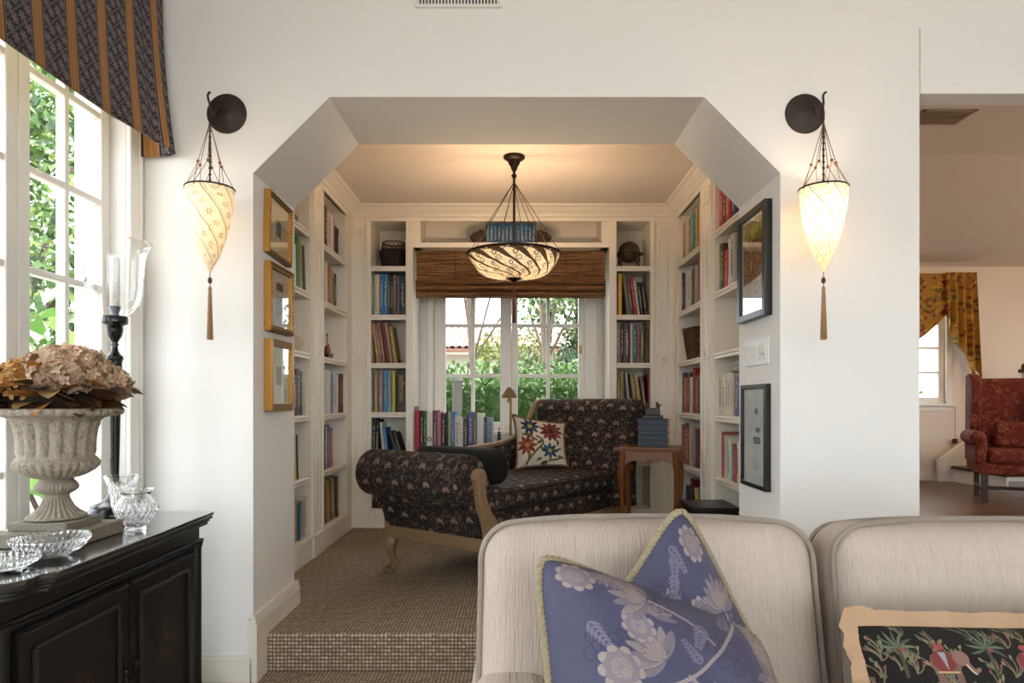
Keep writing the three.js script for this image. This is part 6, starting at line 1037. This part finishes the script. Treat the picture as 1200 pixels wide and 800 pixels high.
tree('overhanging tree close to the french window', -3.7, -1.6, 3.6, 0.1, Array.from({ length: 13 }, () => [rr(-0.9, 1.1), rr(4.0, 5.6), rr(-1.8, 1.6), rr(0.45, 0.8)]), 5200, 0.13, G1);
tree('leafy green tree outside the french window', -6.2, -8.2, 3.6, 0.12, Array.from({ length: 16 }, (_, i) => [rr(-1.7, 1.7), rr(1.2, 5.6), rr(-1.4, 1.4), rr(0.7, 1.1)]), 9000, 0.13, G1);
tree('tall tree further along the garden outside the french window', -10.5, -12.5, 5, 0.16, Array.from({ length: 14 }, () => [rr(-2.6, 2.6), rr(1.5, 8), rr(-2, 2), rr(1.0, 1.6)]), 7000, 0.2, G1);
{ // broad-leaved shrub nearer the window
  const t = thing('garden_shrub', 'broad-leaved pale green shrub just outside the french window', 'shrub', [-3.9, -0.42, -5.6]); part('stem', [rod([0, 0, 0], [0.1, 1.5, 0], 0.03), rod([0, 0.4, 0], [-0.4, 1.6, 0.2], 0.02), rod([0, 0.4, 0], [0.4, 1.5, -0.2], 0.02)], darkWood, t);
  const g = leafShape, ms = ['#6f9a48', '#8fb25c', '#a9c77c', '#587f38'].map((c) => phy({ color: c, roughness: 0.55, transmission: 0.25, thickness: 0, side: THREE.DoubleSide })); for (let i = 0; i < 160; i++) { const m = part('leaf', g, ms[i % 4], t); const a = rnd() * 6.3, r = 0.75 * Math.sqrt(rnd()); m.position.set(r * Math.cos(a), rr(0.5, 2.15), r * Math.sin(a)); m.rotation.set(rr(-0.4, 0.4), rnd() * 6.3, rr(0.2, 1.1)); m.scale.setScalar(rr(0.22, 0.36)); }
}
// behind the alcove: dark hedge, bright hedge, neighbour's house, trees
{
  const h1 = thing('clipped_hedge', 'dark shaded hedge close behind the alcove window', 'hedge', [-0.2, -0.42, -6.7]); part('core', box(3.2, 1.5, 0.4, 0, 0.75, 0), std('#45682a', 1), h1); foliage(h1, 9000, 0.07, GD, () => V(rr(-1.6, 1.6), rr(0, 1.62), rr(0.1, 0.34)));
  const h2 = thing('clipped_hedge', 'green hedge along the garden before the tiled house', 'hedge', [0, -0.42, -10.5]); part('core', box(7, 1.75, 0.6, 0, 0.875, 0), std('#45682a', 1), h2); foliage(h2, 11000, 0.09, GD, () => V(rr(-3.5, 3.5), rr(0, 1.95), rr(0.1, 0.5)));
  const p = thing('garden_post', 'weathered grey wooden post against the dark hedge', 'post', [(536 - CX) * 6.3 / F, -0.42, -6.3]); part('post', rbox(0.09, 1.55, 0.08, 0.01, 0, 0.775, 0), std('#77736c', 0.9), p); part('cap', rbox(0.12, 0.03, 0.11, 0.008, 0, 1.56, 0), std('#77736c', 0.9), p);
  const house = thing('neighbour_house', 'white house with red tiled roof beyond the garden hedge', 'house', [-1.9, -0.42, -18]);
  part('wall', box(7.5, 2.6, 4, 0, 1.3, -2), std('#a89f94', 0.9), house); part('eave', box(7.9, 0.08, 0.5, 0, 2.62, 0.25), std('#b8a898', 0.8), house);
  part('window', [box(0.9, 1.0, 0.04, -1.0, 1.3, 0.02)], std('#3a3a3a', 0.3), house);
  const tiles = [], tm = std('#a08074', 0.85); for (let i = 0; i < 44; i++) for (let j = 0; j < 4; j++) { const g = new THREE.CylinderGeometry(0.075, 0.095, 0.5, 8, 1, true, 0, PI).rotateY(-PI / 2).rotateX(-PI / 2).rotateY(PI); tiles.push(g.translate(-3.85 + i * 0.178, 0.05 + j * 0.012, -0.25 - j * 0.46)); }
  const roof = part('roof', box(7.9, 0.06, 2.0, 0, 0, -0.95), std('#7a5548', 0.9), house); roof.position.set(0, 2.68, 0.5); roof.rotation.x = 0.32;
  const tl = part('roof_tiles', tiles, tm, roof); tl.userData.kind = 'stuff';
  tree('slim bare-stemmed tree behind the dark hedge, before the house roof', (554 - CX) * 9.2 / F, -9.2, 4.2, 0.045, [[0.1, 4.4, 0, 0.5], [-0.4, 5, 0, 0.5], [0.4, 3.4, 0, 0.35], [0.9, 3.3, 0.2, 0.45]], 700, 0.08, G2);
  tree('airy grey-green tree seen through the alcove window', (640 - CX) * 11.6 / F, -11.6, 4.5, 0.07, Array.from({ length: 12 }, () => [rr(-0.35, 0.75), rr(1.7, 3.9), rr(-0.6, 0.6), rr(0.25, 0.45)]), 2600, 0.10, G2);
  tree('denser dark green tree beside the airy one', (682 - CX) * 12.2 / F, -12.2, 4.0, 0.08, Array.from({ length: 9 }, () => [rr(-0.35, 0.9), rr(1.6, 3.7), rr(-0.5, 0.5), rr(0.35, 0.55)]), 3000, 0.09, ['#33502a', '#44633a', '#28402a', '#5a7a4a']);
  tree('small yellow-green bush above the hedge, before the house wall', (588 - CX) * 12.4 / F, -12.4, 1.8, 0.03, [[0, 2.35, 0, 0.45, 0.3], [0.6, 2.3, 0, 0.4, 0.3], [-0.3, 2.2, 0, 0.3]], 900, 0.08, ['#6f7a26', '#5c6c26', '#848a38'], 'bush');
  tree('leafy tree beyond the window of the wing-chair room', 6.5, -14, 4, 0.1, Array.from({ length: 9 }, () => [rr(-1.6, 1.6), rr(0.8, 2.2), rr(-1, 1), rr(0.5, 0.9)]), 3000, 0.14, G1);
}

scene.traverse((o) => { if (o.isMesh) { o.castShadow = true; o.receiveShadow = true; } });
renderer.render(scene, camera);
